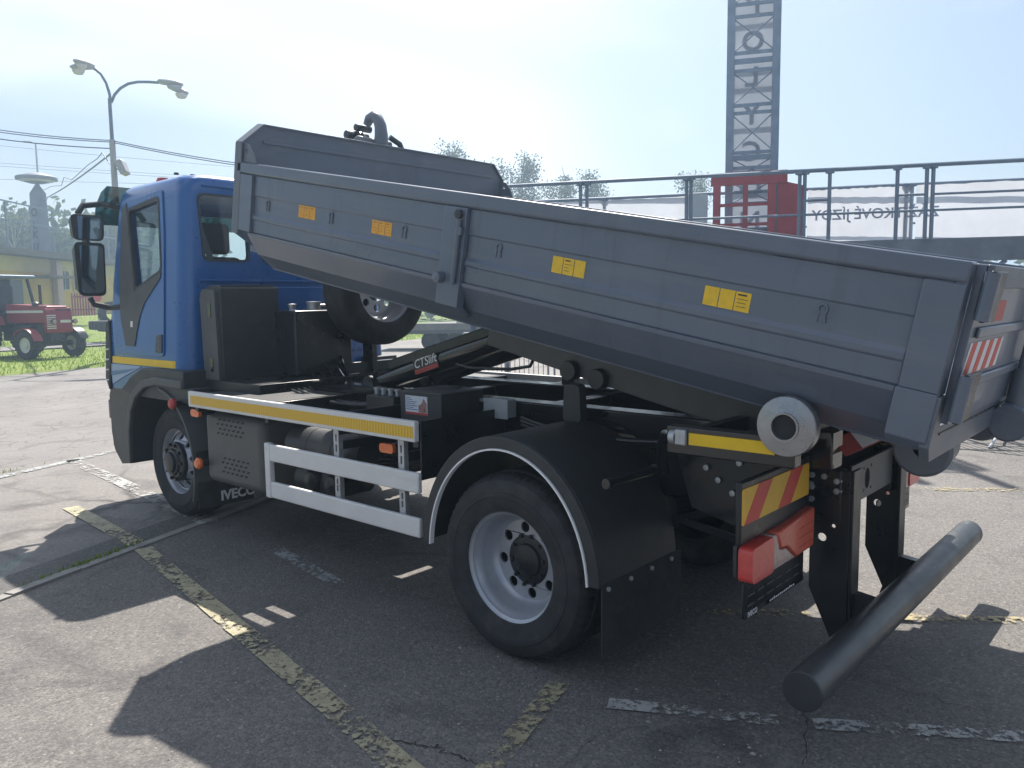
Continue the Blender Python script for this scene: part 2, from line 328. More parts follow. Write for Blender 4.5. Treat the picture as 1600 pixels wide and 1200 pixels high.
def basis(c, x, y):                                  # matrix with local x,y axes and origin c
    x = Vector(x).normalized(); y = Vector(y); y = (y - x*y.dot(x)).normalized(); z = x.cross(y); c = Vector(c)
    return Matrix(((x.x, y.x, z.x, c.x), (x.y, y.y, z.y, c.y), (x.z, y.z, z.z, c.z), (0, 0, 0, 1)))
XZ = lambda y: (lambda a, b: (a, y, b))
YZ = lambda x: (lambda a, b: (x, a, b))
XY = lambda z: (lambda a, b: (a, b, z))

# ------------------------------------------------------------------ ground
def sheet(name, pts, z, m):
    mb = MB(); mb.add([(x, y, z) for x, y in pts], [tuple(range(len(pts)))]); o = obj(name, mb, m, smooth=0); return struct(o)
sheet('ground', [(-400, -400), (400, -400), (400, 400), (-400, 400)], 0, M_asph)
J0 = Vector((-3.363, -.342)); ED = Vector((-.39, 1)).normalized(); EN = Vector((-1, -.39)).normalized()     # strip edge direction, outward normal
def jp(s, t): q = J0 + ED*s + EN*t; return (q.x, q.y)
SW = 3.40
G0 = Vector((-20.46, 3.77)); GD = Vector((-.25, 1)).normalized(); GN = Vector((-1, -.25)).normalized()
def gp(s, t): q = G0 + GD*s + GN*t; return (q.x, q.y)
sheet('concrete_strip', [jp(-40, .05), jp(40, .05), jp(40, SW), jp(-40, SW)], .004, M_strip)
sheet('old_road', [jp(-40, SW), jp(40, SW), gp(48, 0), gp(-60, 0)], .004, M_road)
M_patch = asphalt('dark_patch', (.115, .112, .108))
sheet('repair_band', [jp(-14, .05), jp(3.2, .05), jp(3.2, .33), jp(-14, .36)], .008, M_patch)
mb = MB()
for i in range(40):                                    # worn concrete joint edging, one slightly uneven length after another
    s0 = -12 + i*.5; a = jp(s0+.006, -.03); b = jp(s0+.494, -.03); c = jp(s0+.494, .045); d = jp(s0+.006, .045); h = .014 + random.uniform(-.003, .004)
    mb.add([(*a, 0), (*b, 0), (*c, 0), (*d, 0), (*a, h), (*b, h), (*c, h), (*d, h)], [(4, 5, 6, 7), (0, 1, 5, 4), (1, 2, 6, 5), (2, 3, 7, 6), (3, 0, 4, 7)])
struct(obj('joint_edging', mb, M_concr, smooth=0))
def line(name, a, b, w, m, z=.008):
    a = Vector(a); b = Vector(b); d = (b-a).normalized(); n = Vector((-d.y, d.x))*w/2; N = max(2, int((b-a).length/.12)); mb = MB(); vs = []
    for i in range(N+1):
        p = a + (b-a)*i/N; j = random.uniform(-.006, .006); k = random.uniform(-.006, .006)
        vs += [(*(p+n*(1+j*8)), z), (*(p-n*(1+k*8)), z)]
    mb.add(vs, [(2*i, 2*i+1, 2*i+3, 2*i+2) for i in range(N)]); return struct(obj(name, mb, m, smooth=0))
line('parking_line', (-4.97, -.21), (-3.42, -.315), .13, M_pyel, .012)
line('parking_line', (-3.30, -.33), (.35, -.945), .12, M_pyel)
line('parking_line', (-7.25, .63), (-3.55, .31), .15, M_pwh, .012)
line('parking_line', (-1.6, .12), (-2.6, .28), .10, M_pwh2)
line('parking_line', (.22, .06), (.62, -1.25), .10, M_pyel2)
line('parking_line', (.52, -.03), (1.14, .30), .09, M_pwh)
line('parking_line', (1.26, .37), (3.4, 1.75), .09, M_pwh)
line('parking_line', (.2, 1.08), (4.4, 3.95), .10, M_pyel3)
line('parking_line', (-.6, 4.2), (5.5, 8.5), .12, M_pyel3)
line('parking_line', (-6.75, -.5), (-7.55, 1.5), .12, M_pwh2, .012)
# grass bank rising behind the road
def gz(t): k = min(1, max(0, (t-13)/14)); return .05 + min(1, t/.4)*.03 + 1.05*k*k*(3-2*k)
mb = MB(); ts = [0, .15, .4, 1, 2, 4, 6, 8, 10, 12, 13.5, 15, 17, 19, 21, 23, 25, 27, 32, 45, 80, 200, 340]; ss = list(range(-120, 161, 4))
for s in ss:
    for t in ts: x, y = gp(s, t); mb.v.append((x + random.uniform(-.06, .06), y, (0 if t == 0 else gz(t)) + (random.uniform(-.02, .02) if t > 1 else 0)))
n = len(ts)
for i in range(len(ss)-1):
    for j in range(n-1): mb.f.append((i*n+j, (i+1)*n+j, (i+1)*n+j+1, i*n+j+1))
struct(obj('grass_bank', mb, M_gsoil, smooth=60))
mb = MB()
for i in range(-8, 40):
    a = gp(i*2, 9.2+.15*math.sin(i)); b = gp(i*2+2, 9.2+.15*math.sin(i+1)); c = gp(i*2+2, 11.8+.1*math.sin(i*1.7+1.7)); d = gp(i*2, 11.8+.1*math.sin(i*1.7))
    mb.add([(*a, gz(9)+.05), (*b, gz(9)+.05), (*c, gz(11)+.05), (*d, gz(11)+.05)], [(0, 1, 2, 3)])
struct(obj('gravel_path', mb, M_road, smooth=0))
mb = MB(); rg = random.Random(3)
def blade(x, y, z, h):
    a = rg.uniform(0, 6.28); w = h*.16; lx, ly = rg.uniform(-.4, .4)*h, rg.uniform(-.4, .4)*h; dx, dy = math.cos(a)*w, math.sin(a)*w
    mb.add([(x-dx, y-dy, z), (x+dx, y+dy, z), (x+lx, y+ly, z+h)], [(0, 1, 2)])
for _ in range(42000):
    s = rg.uniform(-14, 34); t = 24*rg.random()**1.3
    if 9 < t < 12: continue
    x, y = gp(s, t); blade(x, y, gz(t)-.02, rg.uniform(.05, .13))
for _ in range(900):                                     # tufts growing out of the joints
    s = rg.gauss(-.1, .9) if rg.random() < .4 else rg.uniform(-2.5, 1.8); t = SW + rg.uniform(-.03, .03)
    if rg.random() < .25: s = rg.gauss(-.35, .22); t = .05 + rg.uniform(-.02, .02)
    x, y = jp(s, t); blade(x, y, .004, rg.uniform(.015, .05))
stuff(obj('grass', mb, M_grass, smooth=0), 'short green grass beside the road and along the pavement joints', 'grass')

# cracks in the asphalt and loose grit
def crack(pts, w):
    P_ = [on(u, v, z=0) for u, v in pts]; mb = MB(); rg_ = random.Random(len(pts)); Q = []
    for i in range(len(P_)-1):
        for k in range(8): q = P_[i].lerp(P_[i+1], k/8); Q.append((q.x+rg_.gauss(0, .008), q.y+rg_.gauss(0, .008)))
    for i, (x, y) in enumerate(Q):
        d = Vector(Q[min(i+1, len(Q)-1)])-Vector(Q[max(i-1, 0)]); d = Vector((-d.y, d.x)).normalized()*w*rg_.uniform(.3, 1); mb.v += [(x+d.x, y+d.y, .0045), (x-d.x, y-d.y, .0045)]
    mb.f = [(2*i, 2*i+1, 2*i+3, 2*i+2) for i in range(len(Q)-1)]; struct(obj('ground_crack', mb, M_crack, smooth=0))
M_crack = mat('crack_fill', (.03, .032, .028), .95, var=.4, vscale=30)
crack([(590, 1150), (640, 1163), (680, 1168), (720, 1185), (760, 1200)], .0045); crack([(1255, 1110), (1262, 1150), (1258, 1200)], .003); crack([(30, 1120), (110, 1090), (190, 1075), (300, 1080)], .0015); crack([(1380, 1040), (1480, 1100), (1600, 1120)], .0018)
crack([(880, 1200), (930, 1150), (1010, 1135), (1080, 1160)], .0015)
mb = MB(); rg = random.Random(9)
for _ in range(520):
    p = on(rg.uniform(-20, 1620), rg.uniform(800, 1210), z=0); r = rg.uniform(.002, .006) if rg.random() < .93 else rg.uniform(.007, .012); a = rg.random()*6
    vs = [(p.x+r*math.cos(a+k*1.2566)*rg.uniform(.7, 1.2), p.y+r*math.sin(a+k*1.2566)*rg.uniform(.7, 1.2), .001) for k in range(5)]; mb.add(vs + [(p.x, p.y, r*.8)], [(k, (k+1) % 5, 5) for k in range(5)])
stuff(obj('grit', mb, mat('grit', (.33, .31, .28), .9, var=.4, vscale=3), smooth=0), 'loose pale grit scattered over the asphalt around the truck', 'grit')

# ------------------------------------------------------------------ truck
T = thing('hooklift_truck', 'blue cab hooklift truck with black chassis, seen from behind', 'truck')
def Y(y, sd): return y if sd == 0 else 2.4-y
RW = (-.10, .46); FWH = (-3.97, .46)
def wheel(cx, y0, sg, front, w=.27):                     # y0 outer face, sg = direction inward (+1 left side)
    p = part('wheel', T, (cx, y0, .46)); Rr = .46
    prof = [(.272, .0), (.285, -.008), (.31, -.016), (.35, -.024), (.352, -.0265), (.372, -.0265), (.374, -.022), (.405, -.018), (.428, -.006), (.447, .012), (.456, .03), (.46, .055), (.46, .075), (.447, .078), (.447, .09), (.461, .093), (.462, .125), (.449, .128), (.449, .142), (.462, .145)]
    full = prof + [(r, w - t) for r, t in reversed(prof)]
    mod = lambda i, k: (.972 if (k % 2 and (9 <= i <= 12 or len(full)-13 <= i <= len(full)-10)) else 1)
    mb = MB(); mb.lathe([(r, t*sg) for r, t in full], (0, 0, 0), 128, mod=mod); obj('tyre', mb, M_rubber, p, smooth=25)
    mb = MB(); rim = part('rim', p)
    if front:
        mb.lathe([(a, b*sg) for a, b in [(.276, -.002), (.279, .004), (.268, .012), (.258, .03), (.250, .058), (.240, .062), (.232, .05)]], (0, 0, 0), 64)
        hol = [circ(.198*math.cos(a), .198*math.sin(a), .023, .023, 10) for a in [2*math.pi*k/10+.2 for k in range(10)]]
        d = MB(); d.prism(circ(0, 0, .236, n=64), lambda a, b: (a, (-.012+.075*max(0, (math.hypot(a, b)-.14)/.096))*sg, b), lambda a, b: (a, (.002+.075*max(0, (math.hypot(a, b)-.14)/.096))*sg, b), [*hol, circ(0, 0, .13, n=40)]); obj('rim_disc', d, M_rim, p)
        h = MB(); h.lathe([(a, b*sg) for a, b in [(.162, .01), (.162, -.022), (.150, -.03), (.112, -.034), (.104, -.05), (.085, -.056), (.08, -.075), (.06, -.082), (.0, -.083)]], (0, 0, 0), 40); obj('hub', h, M_black, p)
        nu = MB()
        for k in range(10): a = 2*math.pi*k/10; nu.lathe([(.014, -.028*sg), (.014, -.05*sg), (.001, -.052*sg)], (.132*math.cos(a), 0, .145*math.sin(a)), 6)
        stuff(obj('wheel_nuts', nu, M_black, p))
    else:
        mb.lathe([(a, b*sg) for a, b in [(.276, -.004), (.280, .002), (.270, .010), (.258, .016), (.252, .035), (.246, .042), (.240, .075), (.236, .085), (.225, .118), (.212, .142), (.2, .15)]], (0, 0, 0), 72)
        hol = [circ(.166*math.cos(a), .166*math.sin(a), .027, .027, 14) for a in [2*math.pi*k/8+.12 for k in range(8)]]
        d = MB(); d.prism(circ(0, 0, .205, n=64), lambda a, b: (a, .148*sg, b), lambda a, b: (a, .162*sg, b), [*hol, circ(0, 0, .118, n=40)]); obj('rim_disc', d, M_rim, p, bevel=.003)
        h = MB(); h.lathe([(a, b*sg) for a, b in [(.128, .16), (.125, .146), (.118, .142), (.085, .142), (.080, .128), (.06, .122), (0, .12)]], (0, 0, 0), 40); obj('hub', h, M_black, p)
        nu = MB()
        for k in range(10): a = 2*math.pi*k/10+.1; nu.lathe([(.010, .145*sg), (.010, .130*sg), (.001, .129*sg)], (.100*math.cos(a), 0, .128*math.sin(a)), 6)
        stuff(obj('wheel_nuts', nu, M_black, p))
        bk = MB(); bk.lathe([(.2, .17*sg), (.2, .25*sg), (0, .25*sg)], (0, 0, 0), 32); obj('brake_drum', bk, M_black, p)
        i2 = MB(); i2.lathe([(r, (t+.30)*sg) for r, t in full], (0, 0, 0), 96); obj('inner_tyre', i2, M_rubber, p)
    mb2 = MB(); mb2.v = mb.v; mb2.f = mb.f; bpy.data.objects.remove(rim); obj('rim', mb2, M_rim, p)
    return p
wheel(RW[0], .03, 1, False); wheel(RW[0], 2.37, -1, False); wheel(FWH[0], .28, 1, True); wheel(FWH[0], 2.12, -1, True)
mb = MB(); mb.tube([(RW[0], .3, .46), (RW[0], 2.1, .46)], .07, 14); mb.lathe([(.0, -.2), (.15, -.17), (.19, 0), (.15, .17), (0, .2)], (RW[0], 1.2, .46), 24, axis='x'); obj('rear_axle', mb, M_black, T)
mb = MB(); mb.box(-4.03, -3.91, .45, 1.95, .38, .5); obj('front_axle', mb, M_black, T, .01)
# chassis
for sd in (0, 1):
    mb = MB(); y0, y1 = sorted((Y(.79, sd), Y(.86, sd))); mb.box(-4.9, 1.2, y0, y1, .74, .98); obj('frame_rail', mb, M_black, T, .008)
    mb = MB(); y0, y1 = sorted((Y(.72, sd), Y(.85, sd))); mb.box(-2.75, 1.18, y0, y1, .985, 1.16); obj('subframe_rail', mb, M_gloss, T, .008)
    mb = MB()
    for x in (-2.4, -2.1, -1.7, -1.3, .5, .58, .75, .92, 1.05):
        for z in (.8, .9):
            if random.random() < .8: mb.lathe([(.017, 0), (.017, -.016 if sd == 0 else .016), (.0, -.018 if sd == 0 else .018)], (x + random.uniform(-.03, .03), Y(.788, sd), z), 6)
    obj('frame_bolts', mb, M_zinc, T)
    mb = MB(); pts = [(-1.0, .80), (-.55, .60), (.35, .60), (.8, .8)]; mb.sweep([(-.04, -.02), (.04, -.02), (.04, .02), (-.04, .02)], [(lambda a, b, x=x, z=z: (x, Y(.72, sd)+a, z+b)) for x, z in pts]); obj('leaf_spring', mb, M_black, T)
for x in (-2.7, -1.6, -.6, .35, 1.05):
    mb = MB(); mb.box(x-.05, x+.05, .86, 1.54, .78, 1.12 if x < 1 else .99); obj('crossmember', mb, M_black, T, .006)
mb = MB(); mb.box(-2.6, -1.9, .95, 1.5, .5, .95); obj('gearbox', mb, M_black, T, .05)
mb = MB(); mb.tube([(-2, 1.2, .6), (-.3, 1.2, .5)], .05); obj('propeller_shaft', mb, M_black, T)
# ---- cab shell: lofted solid, hollowed and cut for windows
def ring(z, xf, xr, y0, rf, rr):
    y1 = 2.4-y0; c = []
    for cx, cy, r, a0 in ((xr-rr, y0+rr, rr, -90), (xr-rr, y1-rr, rr, 0), (xf+rf, y1-rf, rf, 90), (xf+rf, y0+rf, rf, 180)):
        for k in range(7): a = R(a0+15*k); c.append((cx+r*math.cos(a), cy+r*math.sin(a), z))
    return c
def SY(z): return .17 + (z-1.02)*.062
def cab_solid(ins, zlo, zhi):
    zs = [(1.02, -4.99, -3.585, 0), (1.25, -5.03, -3.585, 0), (1.58, -5.03, -3.59, 0), (2.60, -4.84, -3.60, 0), (2.67, -4.815, -3.602, .008), (2.715, -4.78, -3.61, .03), (2.745, -4.73, -3.635, .07), (2.765, -4.6, -3.70, .17), (2.775, -4.35, -3.95, .5)]
    rows = []
    for i, (z, xf, xr, q) in enumerate(zs):
        if ins and i > 3: continue
        zz = max(z, zlo) if ins else z
        rows.append(ring(min(zz, zhi) if ins else z, xf+ins, xr-ins, SY(min(z, 2.6))+q+ins, .14, .13))
    if ins: rows.append(ring(zhi, -4.7, -3.70, SY(2.6)+.06, .14, .13))
    mb = MB(); N = len(rows[0])
    for rrow in rows: mb.v += rrow
    for i in range(len(rows)-1):
        for k in range(N): mb.f.append((i*N+k, i*N+(k+1) % N, (i+1)*N+(k+1) % N, (i+1)*N+k))
    mb.f.append(tuple(range(N))[::-1]); mb.f.append(tuple((len(rows)-1)*N+k for k in range(N))); return mb
DW = rpoly([(-4.55, 2.545), (-3.985, 2.60), (-3.93, 2.01), (-4.40, 1.86)], .05)
RWIN = [rpoly([(.375, 2.60), (.79, 2.60), (.80, 2.085), (.40, 2.085)], .06), rpoly([(.915, 2.60), (1.485, 2.60), (1.485, 2.085), (.915, 2.085)], .06), rpoly([(1.61, 2.60), (2.025, 2.60), (2.0, 2.085), (1.60, 2.085)], .06)]
WSC = rpoly([(.36, 2.56), (2.04, 2.56), (2.10, 1.66), (.30, 1.66)], .08)
cab = obj('cab', cab_solid(0, 0, 0), M_blue, T)
cuts = [cab_solid(.05, 1.10, 2.66)]
c = MB(); c.prism(DW, XZ(-.3), XZ(2.7)); cuts.append(c)
for w in RWIN: c = MB(); c.prism(w, YZ(-3.9), YZ(-3.3)); cuts.append(c)
c = MB(); c.prism(WSC, YZ(-5.4), YZ(-4.66)); cuts.append(c)
tmp = []
for c in cuts:
    k = obj('cutter', c, M_black); tmp.append(k); b = cab.modifiers.new('cut', 'BOOLEAN'); b.operation = 'DIFFERENCE'; b.solver = 'EXACT'; b.object = k
bpy.context.view_layer.update()
me = bpy.data.meshes.new_from_object(cab.evaluated_get(bpy.context.evaluated_depsgraph_get()))
cab.modifiers.clear(); cab.data = me
for k in tmp: bpy.data.objects.remove(k)
me.materials.clear(); me.materials.append(M_blue); me.polygons.foreach_set('use_smooth', [True]*len(me.polygons)); me.set_sharp_from_angle(angle=R(32))
def gasket(poly, w, fmap0, fmap1, parent, name='window_seal'):
    cx = sum(p[0] for p in poly)/len(poly); cy = sum(p[1] for p in poly)/len(poly)
    inn = [(cx+(p[0]-cx)*(1-w), cy+(p[1]-cy)*(1-w)) for p in poly]; out = [(cx+(p[0]-cx)*(1+w*.4), cy+(p[1]-cy)*(1+w*.4)) for p in poly]
    mb = MB(); mb.prism(out, fmap0, fmap1, [inn]); return obj(name, mb, M_plastic, parent)
for w in RWIN:
    g = MB(); g.prism(w, YZ(-3.622), YZ(-3.617)); gl = obj('rear_window', g, M_glass, T); gasket(w, .05, YZ(-3.602), YZ(-3.588), gl)
g = MB(); g.prism(WSC, lambda a, b: (-5.02+(b-1.58)*.186+.02, a, b), lambda a, b: (-5.02+(b-1.58)*.186+.026, a, b)); gl = obj('windscreen', g, M_glass, T)
for sd in (0, 1):
    s1 = 1 if sd == 0 else -1
    fm = lambda off: (lambda a, b: (a, Y(SY(b)+off, sd), b))
    door = MB(); door.prism(rpoly([(-4.80, 1.33), (-4.84, 1.9), (-4.70, 2.605), (-3.93, 2.655), (-3.895, 2.3), (-3.89, 1.33)], .05), fm(-.012), fm(.01), [DW]); dr = obj('door', door, M_blue, T, .004)
    g = MB(); g.prism(DW, fm(.016), fm(.020)); obj('door_window', g, M_glass, dr); gasket(DW, .06, fm(-.016), fm(.012), dr)
    h = MB(); h.prism([(-4.645, 2.55), (-4.57, 2.60), (-4.41, 1.86), (-3.93, 2.0), (-3.95, 1.95), (-4.08, 1.86), (-4.22, 1.76), (-4.30, 1.66), (-4.36, 1.52), (-4.40, 1.40), (-4.57, 1.40), (-4.67, 1.62), (-4.70, 1.9)], fm(-.020), fm(-.011)); obj('mirror_base_trim', h, M_plasticg, dr, .003)
    h = MB(); h.prism(rpoly([(-4.02, 1.36), (-4.0, 1.50), (-3.91, 1.51), (-3.91, 1.36)], .02), fm(-.022), fm(-.012)); hd = obj('door_handle', h, M_plasticg, dr, .004)
    h = MB(); h.prism(rpoly([(-3.99, 1.45), (-3.985, 1.48), (-3.935, 1.48), (-3.935, 1.45)], .01), fm(-.0235), fm(-.022)).prism(rpoly([(-3.99, 1.38), (-3.985, 1.41), (-3.935, 1.41), (-3.935, 1.38)], .01), fm(-.0235), fm(-.022)); obj('handle_pocket', h, M_gloss, dr)
    h = MB(); h.prism(rpoly([(-4.47, 1.56), (-4.47, 1.61), (-4.43, 1.61), (-4.43, 1.56)], .005), fm(-.0225), fm(-.020)); obj('door_sticker', h, M_white, dr)
    h = MB(); h.prism([(-4.86, 1.245), (-4.86, 1.302), (-3.74, 1.302), (-3.74, 1.245)], fm(-.0085), fm(-.0035)); st = obj('reflective_stripe', h, M_yellow, T)
    h = MB(); h.prism([(-3.74, 1.245), (-3.74, 1.302), (-3.66, 1.302), (-3.66, 1.245)], lambda a, b: (a, Y(SY(b)+(a+3.74)*.35-.008, sd), b), lambda a, b: (a, Y(SY(b)+(a+3.74)*.35+.002, sd), b)); obj('reflective_stripe', h, M_yellow, T)
    h = MB(); h.prism([(-4.86, 1.06), (-4.90, 1.235), (-4.3, 1.235), (-4.62, 1.14)], fm(-.006), fm(-.002)); obj('lower_cab_decal', h, mat('pale_decal', (.32, .42, .55), .4), T)
    h = MB(); h.prism([(-4.88, 1.13), (-4.89, 1.17), (-4.55, 1.20), (-4.40, 1.215), (-4.62, 1.165)], fm(-.009), fm(-.006)); obj('decal_wave', h, M_blue, T)
    h = MB(); h.prism([(-4.915, 1.0), (-4.99, 1.1), (-4.99, 1.60), (-4.93, 1.62), (-4.88, 1.3)], fm(.02), fm(-.015)); obj('front_corner_panel', h, M_plastic, T, .01)
    for z in (1.08, 1.17, 1.26, 1.35): h = MB(); h.prism([(-4.985, z), (-4.985, z+.012), (-4.92, z+.018), (-4.92, z+.006)], fm(-.018), fm(-.013)); obj('corner_louvre', h, M_alu, T)
    # fender and bumper corner
    arch = [(-3.50, 1.10), (-3.95, 1.105), (-4.16, 1.07), (-4.32, .98), (-4.42, .85), (-4.47, .68), (-4.485, .40)]
    outl = [(-4.70, .37), (-4.98, .46), (-5.08, .60), (-5.09, .94), (-5.0, 1.01), (-4.62, 1.03), (-4.42, 1.15), (-4.22, 1.225), (-3.95, 1.24), (-3.50, 1.235)]
    h = MB(); h.prism(arch+outl, lambda a, b: (a, Y(.135+max(0, -a-4.75)*.25, sd), b), lambda a, b: (a, Y(.50, sd), b)); obj('front_fender', h, M_plastic, T, .018, 3)
    o2 = [(-3.50, 1.165), (-3.95, 1.17), (-4.19, 1.13), (-4.37, 1.03), (-4.475, .88), (-4.53, .68), (-4.545, .40)]
    h = MB(); h.prism(arch+list(reversed(o2)), lambda a, b: (a, Y(.112, sd), b), lambda a, b: (a, Y(.145, sd), b)); obj('arch_lip', h, M_plasticg, T, .01, 3)
    h = MB(); fr = []
    for k in range(13): a = R(-22+k*9); fr.append((lambda p, q, a=a: (FWH[0]+(.545+q)*math.cos(a)*1.02, p, FWH[1]+(.56+q)*math.sin(a)*1.08)))
    ya, yb = sorted((Y(.13, sd), Y(.56, sd))); h.sweep([(ya, 0), (yb, 0), (yb, .02), (ya, .02)], fr); obj('front_mudguard', h, M_plasticg, T, .004)
    h = MB(); ya, yb = sorted((Y(.150, sd), Y(.64, sd))); h.box(-4.44, -3.40, ya, yb, .985, 1.108); obj('wheel_liner', h, M_plastic, T, .01)
    h = MB(); ya, yb = sorted((Y(.16, sd), Y(.62, sd))); h.box(-3.41, -3.40, ya, yb, .17, .62); fl = obj('mud_flap', h, M_rubber, T)
    # mirrors
    mr = MB()
    m0 = on(135, 356, x=-4.90); m1 = on(140, 421, x=-4.90)
    for nm, c0, hw, hh in (('wide_mirror', m0, .138, .110), ('main_mirror', m1, .126, .228)):
        poly = rpoly([(c0.y-hw, c0.z+hh), (c0.y+hw, c0.z+hh), (c0.y+hw*.92, c0.z-hh), (c0.y-hw*.86, c0.z-hh)], .05)
        h = MB(); h.prism(poly, lambda a, b: (-4.87, Y(a, sd), b), lambda a, b, c0=c0: (-4.99, Y(c0.y+(a-c0.y)*.8, sd), c0.z+(b-c0.z)*.85)); mo = obj(nm, h, M_plastic, T, .012, 3)
        g = MB(); g.prism([(c0.y+(a-c0.y)*.84, c0.z+(b-c0.z)*.88) for a, b in poly], lambda a, b, c0=c0: (-4.866+(a-c0.y)*.05, Y(a, sd), b), lambda a, b, c0=c0: (-4.869+(a-c0.y)*.05, Y(a, sd), b)); obj('mirror_glass', g, M_mirror, mo)
    h = MB(); h.tube([(-4.93, Y(m0.y-.05, sd), m0.z+.12), (-4.95, Y(m0.y, sd), m0.z+.19), (-4.95, Y(m0.y+.15, sd), m0.z+.215), (-4.86, Y(SY(2.5)-.02, sd), m0.z+.20), (-4.84, Y(SY(2.5)+.05, sd), m0.z+.18)], .026, 10); h.tube([(-4.94, Y(m0.y+.02, sd), m0.z-.12), (-4.94, Y(m1.y, sd), m1.z+.22)], .05, 10); h.tube([(-4.93, Y(m1.y, sd), m1.z-.24), (-4.93, Y(m1.y+.03, sd), m1.z-.30), (-4.88, Y(m1.y+.14, sd), m1.z-.33), (-4.72, Y(SY(1.75)-.01, sd), m1.z-.325), (-4.66, Y(SY(1.75)+.01, sd), m1.z-.32)], .024, 10); obj('mirror_arm', h, M_plastic, T)
# rear wall details, roof, interior
mb = MB(); mb.box(-3.588, -3.579, .36, 2.04, 1.918, 1.938); obj('rear_wall_rib', mb, M_blue, T, .003)
mb = MB(); mb.box(-3.588, -3.576, .55, 2.04, 1.30, 1.88); obj('rear_wall_panel', mb, M_blue, T, .005)
for y in (.30, .335):
    mb = MB(); mb.tube([(-3.62, y-.02, 1.1), (-3.62, y+.0, 1.9), (-3.635, y+.07, 2.55)], .012, 8); obj('corner_rib', mb, M_blue, T)
mb = MB(); mb.box(-3.604, -3.592, .42, 1.98, 2.655, 2.675); obj('roof_gutter', mb, M_blue, T, .003)
q = on(254, 271, y=.45); mb = MB(); mb.lathe([(.05, 0), (.055, .02), (.045, .05), (.0, .055)], (q.x, q.y, 2.745), 16, axis='z'); obj('roof_marker_lamp', mb, M_red, T)
for u, v in ((275, 264), (300, 264), (325, 265)): q = on(u, v, x=-3.8); mb = MB(); mb.lathe([(.02, 0), (.018, .015), (0, .02)], (-3.8, q.y, 2.757), 8, axis='z'); obj('roof_bolt', mb, M_plastic, T)
mb = MB(); vp = [(-4.80, 2.76), (-4.93, 2.72), (-5.06, 2.62), (-5.12, 2.46)]
mb.sweep([(0, 0), (0, .008)], [], False)
vv = [(x, z) for x, z in vp] + [(x+.012, z-.004) for x, z in reversed(vp)]
mb.prism(vv, XZ(.20), XZ(2.20)); vis = obj('sun_visor', mb, M_visor, T)
for y in (.28, 1.2, 2.12): mb = MB(); mb.bar((-4.80, y, 2.66), (-5.06, y, 2.60), .02, .03); obj('visor_bracket', mb, M_plastic, vis)
mb = MB(); mb.box(-5.10, -4.96, .22, 2.18, .44, .98); bump = obj('front_bumper', mb, M_plastic, T, .05, 4)
for y in (.34, 2.06): mb = MB(); mb.box(-5.13, -5.099, y-.12, y+.12, .72, .90); obj('headlamp', mb, M_clear, bump, .02)
mb = MB(); mb.box(-5.06, -5.03, .5, 1.9, 1.05, 1.52); gr = obj('grille', mb, M_plastic, T, .01)
for k in range(5): mb = MB(); mb.box(-5.075, -5.06, .55, 1.85, 1.08+k*.09, 1.12+k*.09); obj('grille_slat', mb, M_blue, gr, .004)
for y in (.62, 1.78):
    mb = MB(); mb.box(-4.5, -4.0, y-.24, y+.24, 1.35, 1.52); st = obj('seat', mb, M_seat, T, .05, 3)
    mb = MB(); mb.prism([(-4.08, 1.5), (-3.96, 1.5), (-3.80, 2.12), (-3.90, 2.14)], XZ(y-.24), XZ(y+.24)); obj('backrest', mb, M_seat, st, .04, 3)
    mb = MB(); mb.box(-3.87, -3.78, y-.13, y+.13, 2.15, 2.40); obj('headrest', mb, M_seat, st, .04, 3)
    mb = MB(); mb.bar((-3.76, y-.2, 2.5), (-3.80, y+.12, 1.6), .05, .004, (1, 0, 0)); obj('seat_belt', mb, mat('belt', (.16, .16, .17), .8), st)
mb = MB(); mb.box(-4.85, -4.60, .35, 2.05, 1.3, 1.64); dash = obj('dashboard', mb, M_seat, T, .06, 3)
mb = MB(); mb.box(-4.8, -3.7, .25, 2.15, 1.10, 1.2); obj('cab_floor', mb, M_seat, T)
mb = MB(); mb.tube([(-4.52+.10*math.sin(2*math.pi*k/24)*.6, .62+.22*math.cos(2*math.pi*k/24), 1.72+.22*math.sin(2*math.pi*k/24)*.75) for k in range(25)], .014, 8); obj('steering_wheel', mb, M_plastic, T)
# lettering on the left front flap
q = on(373, 770, x=-3.395); text('flap_lettering', 'IVECO', .105, M_trim, T, basis((-3.3975, q.y, q.z), (0, 1, 0), (0, 0, 1)), .001, .004)

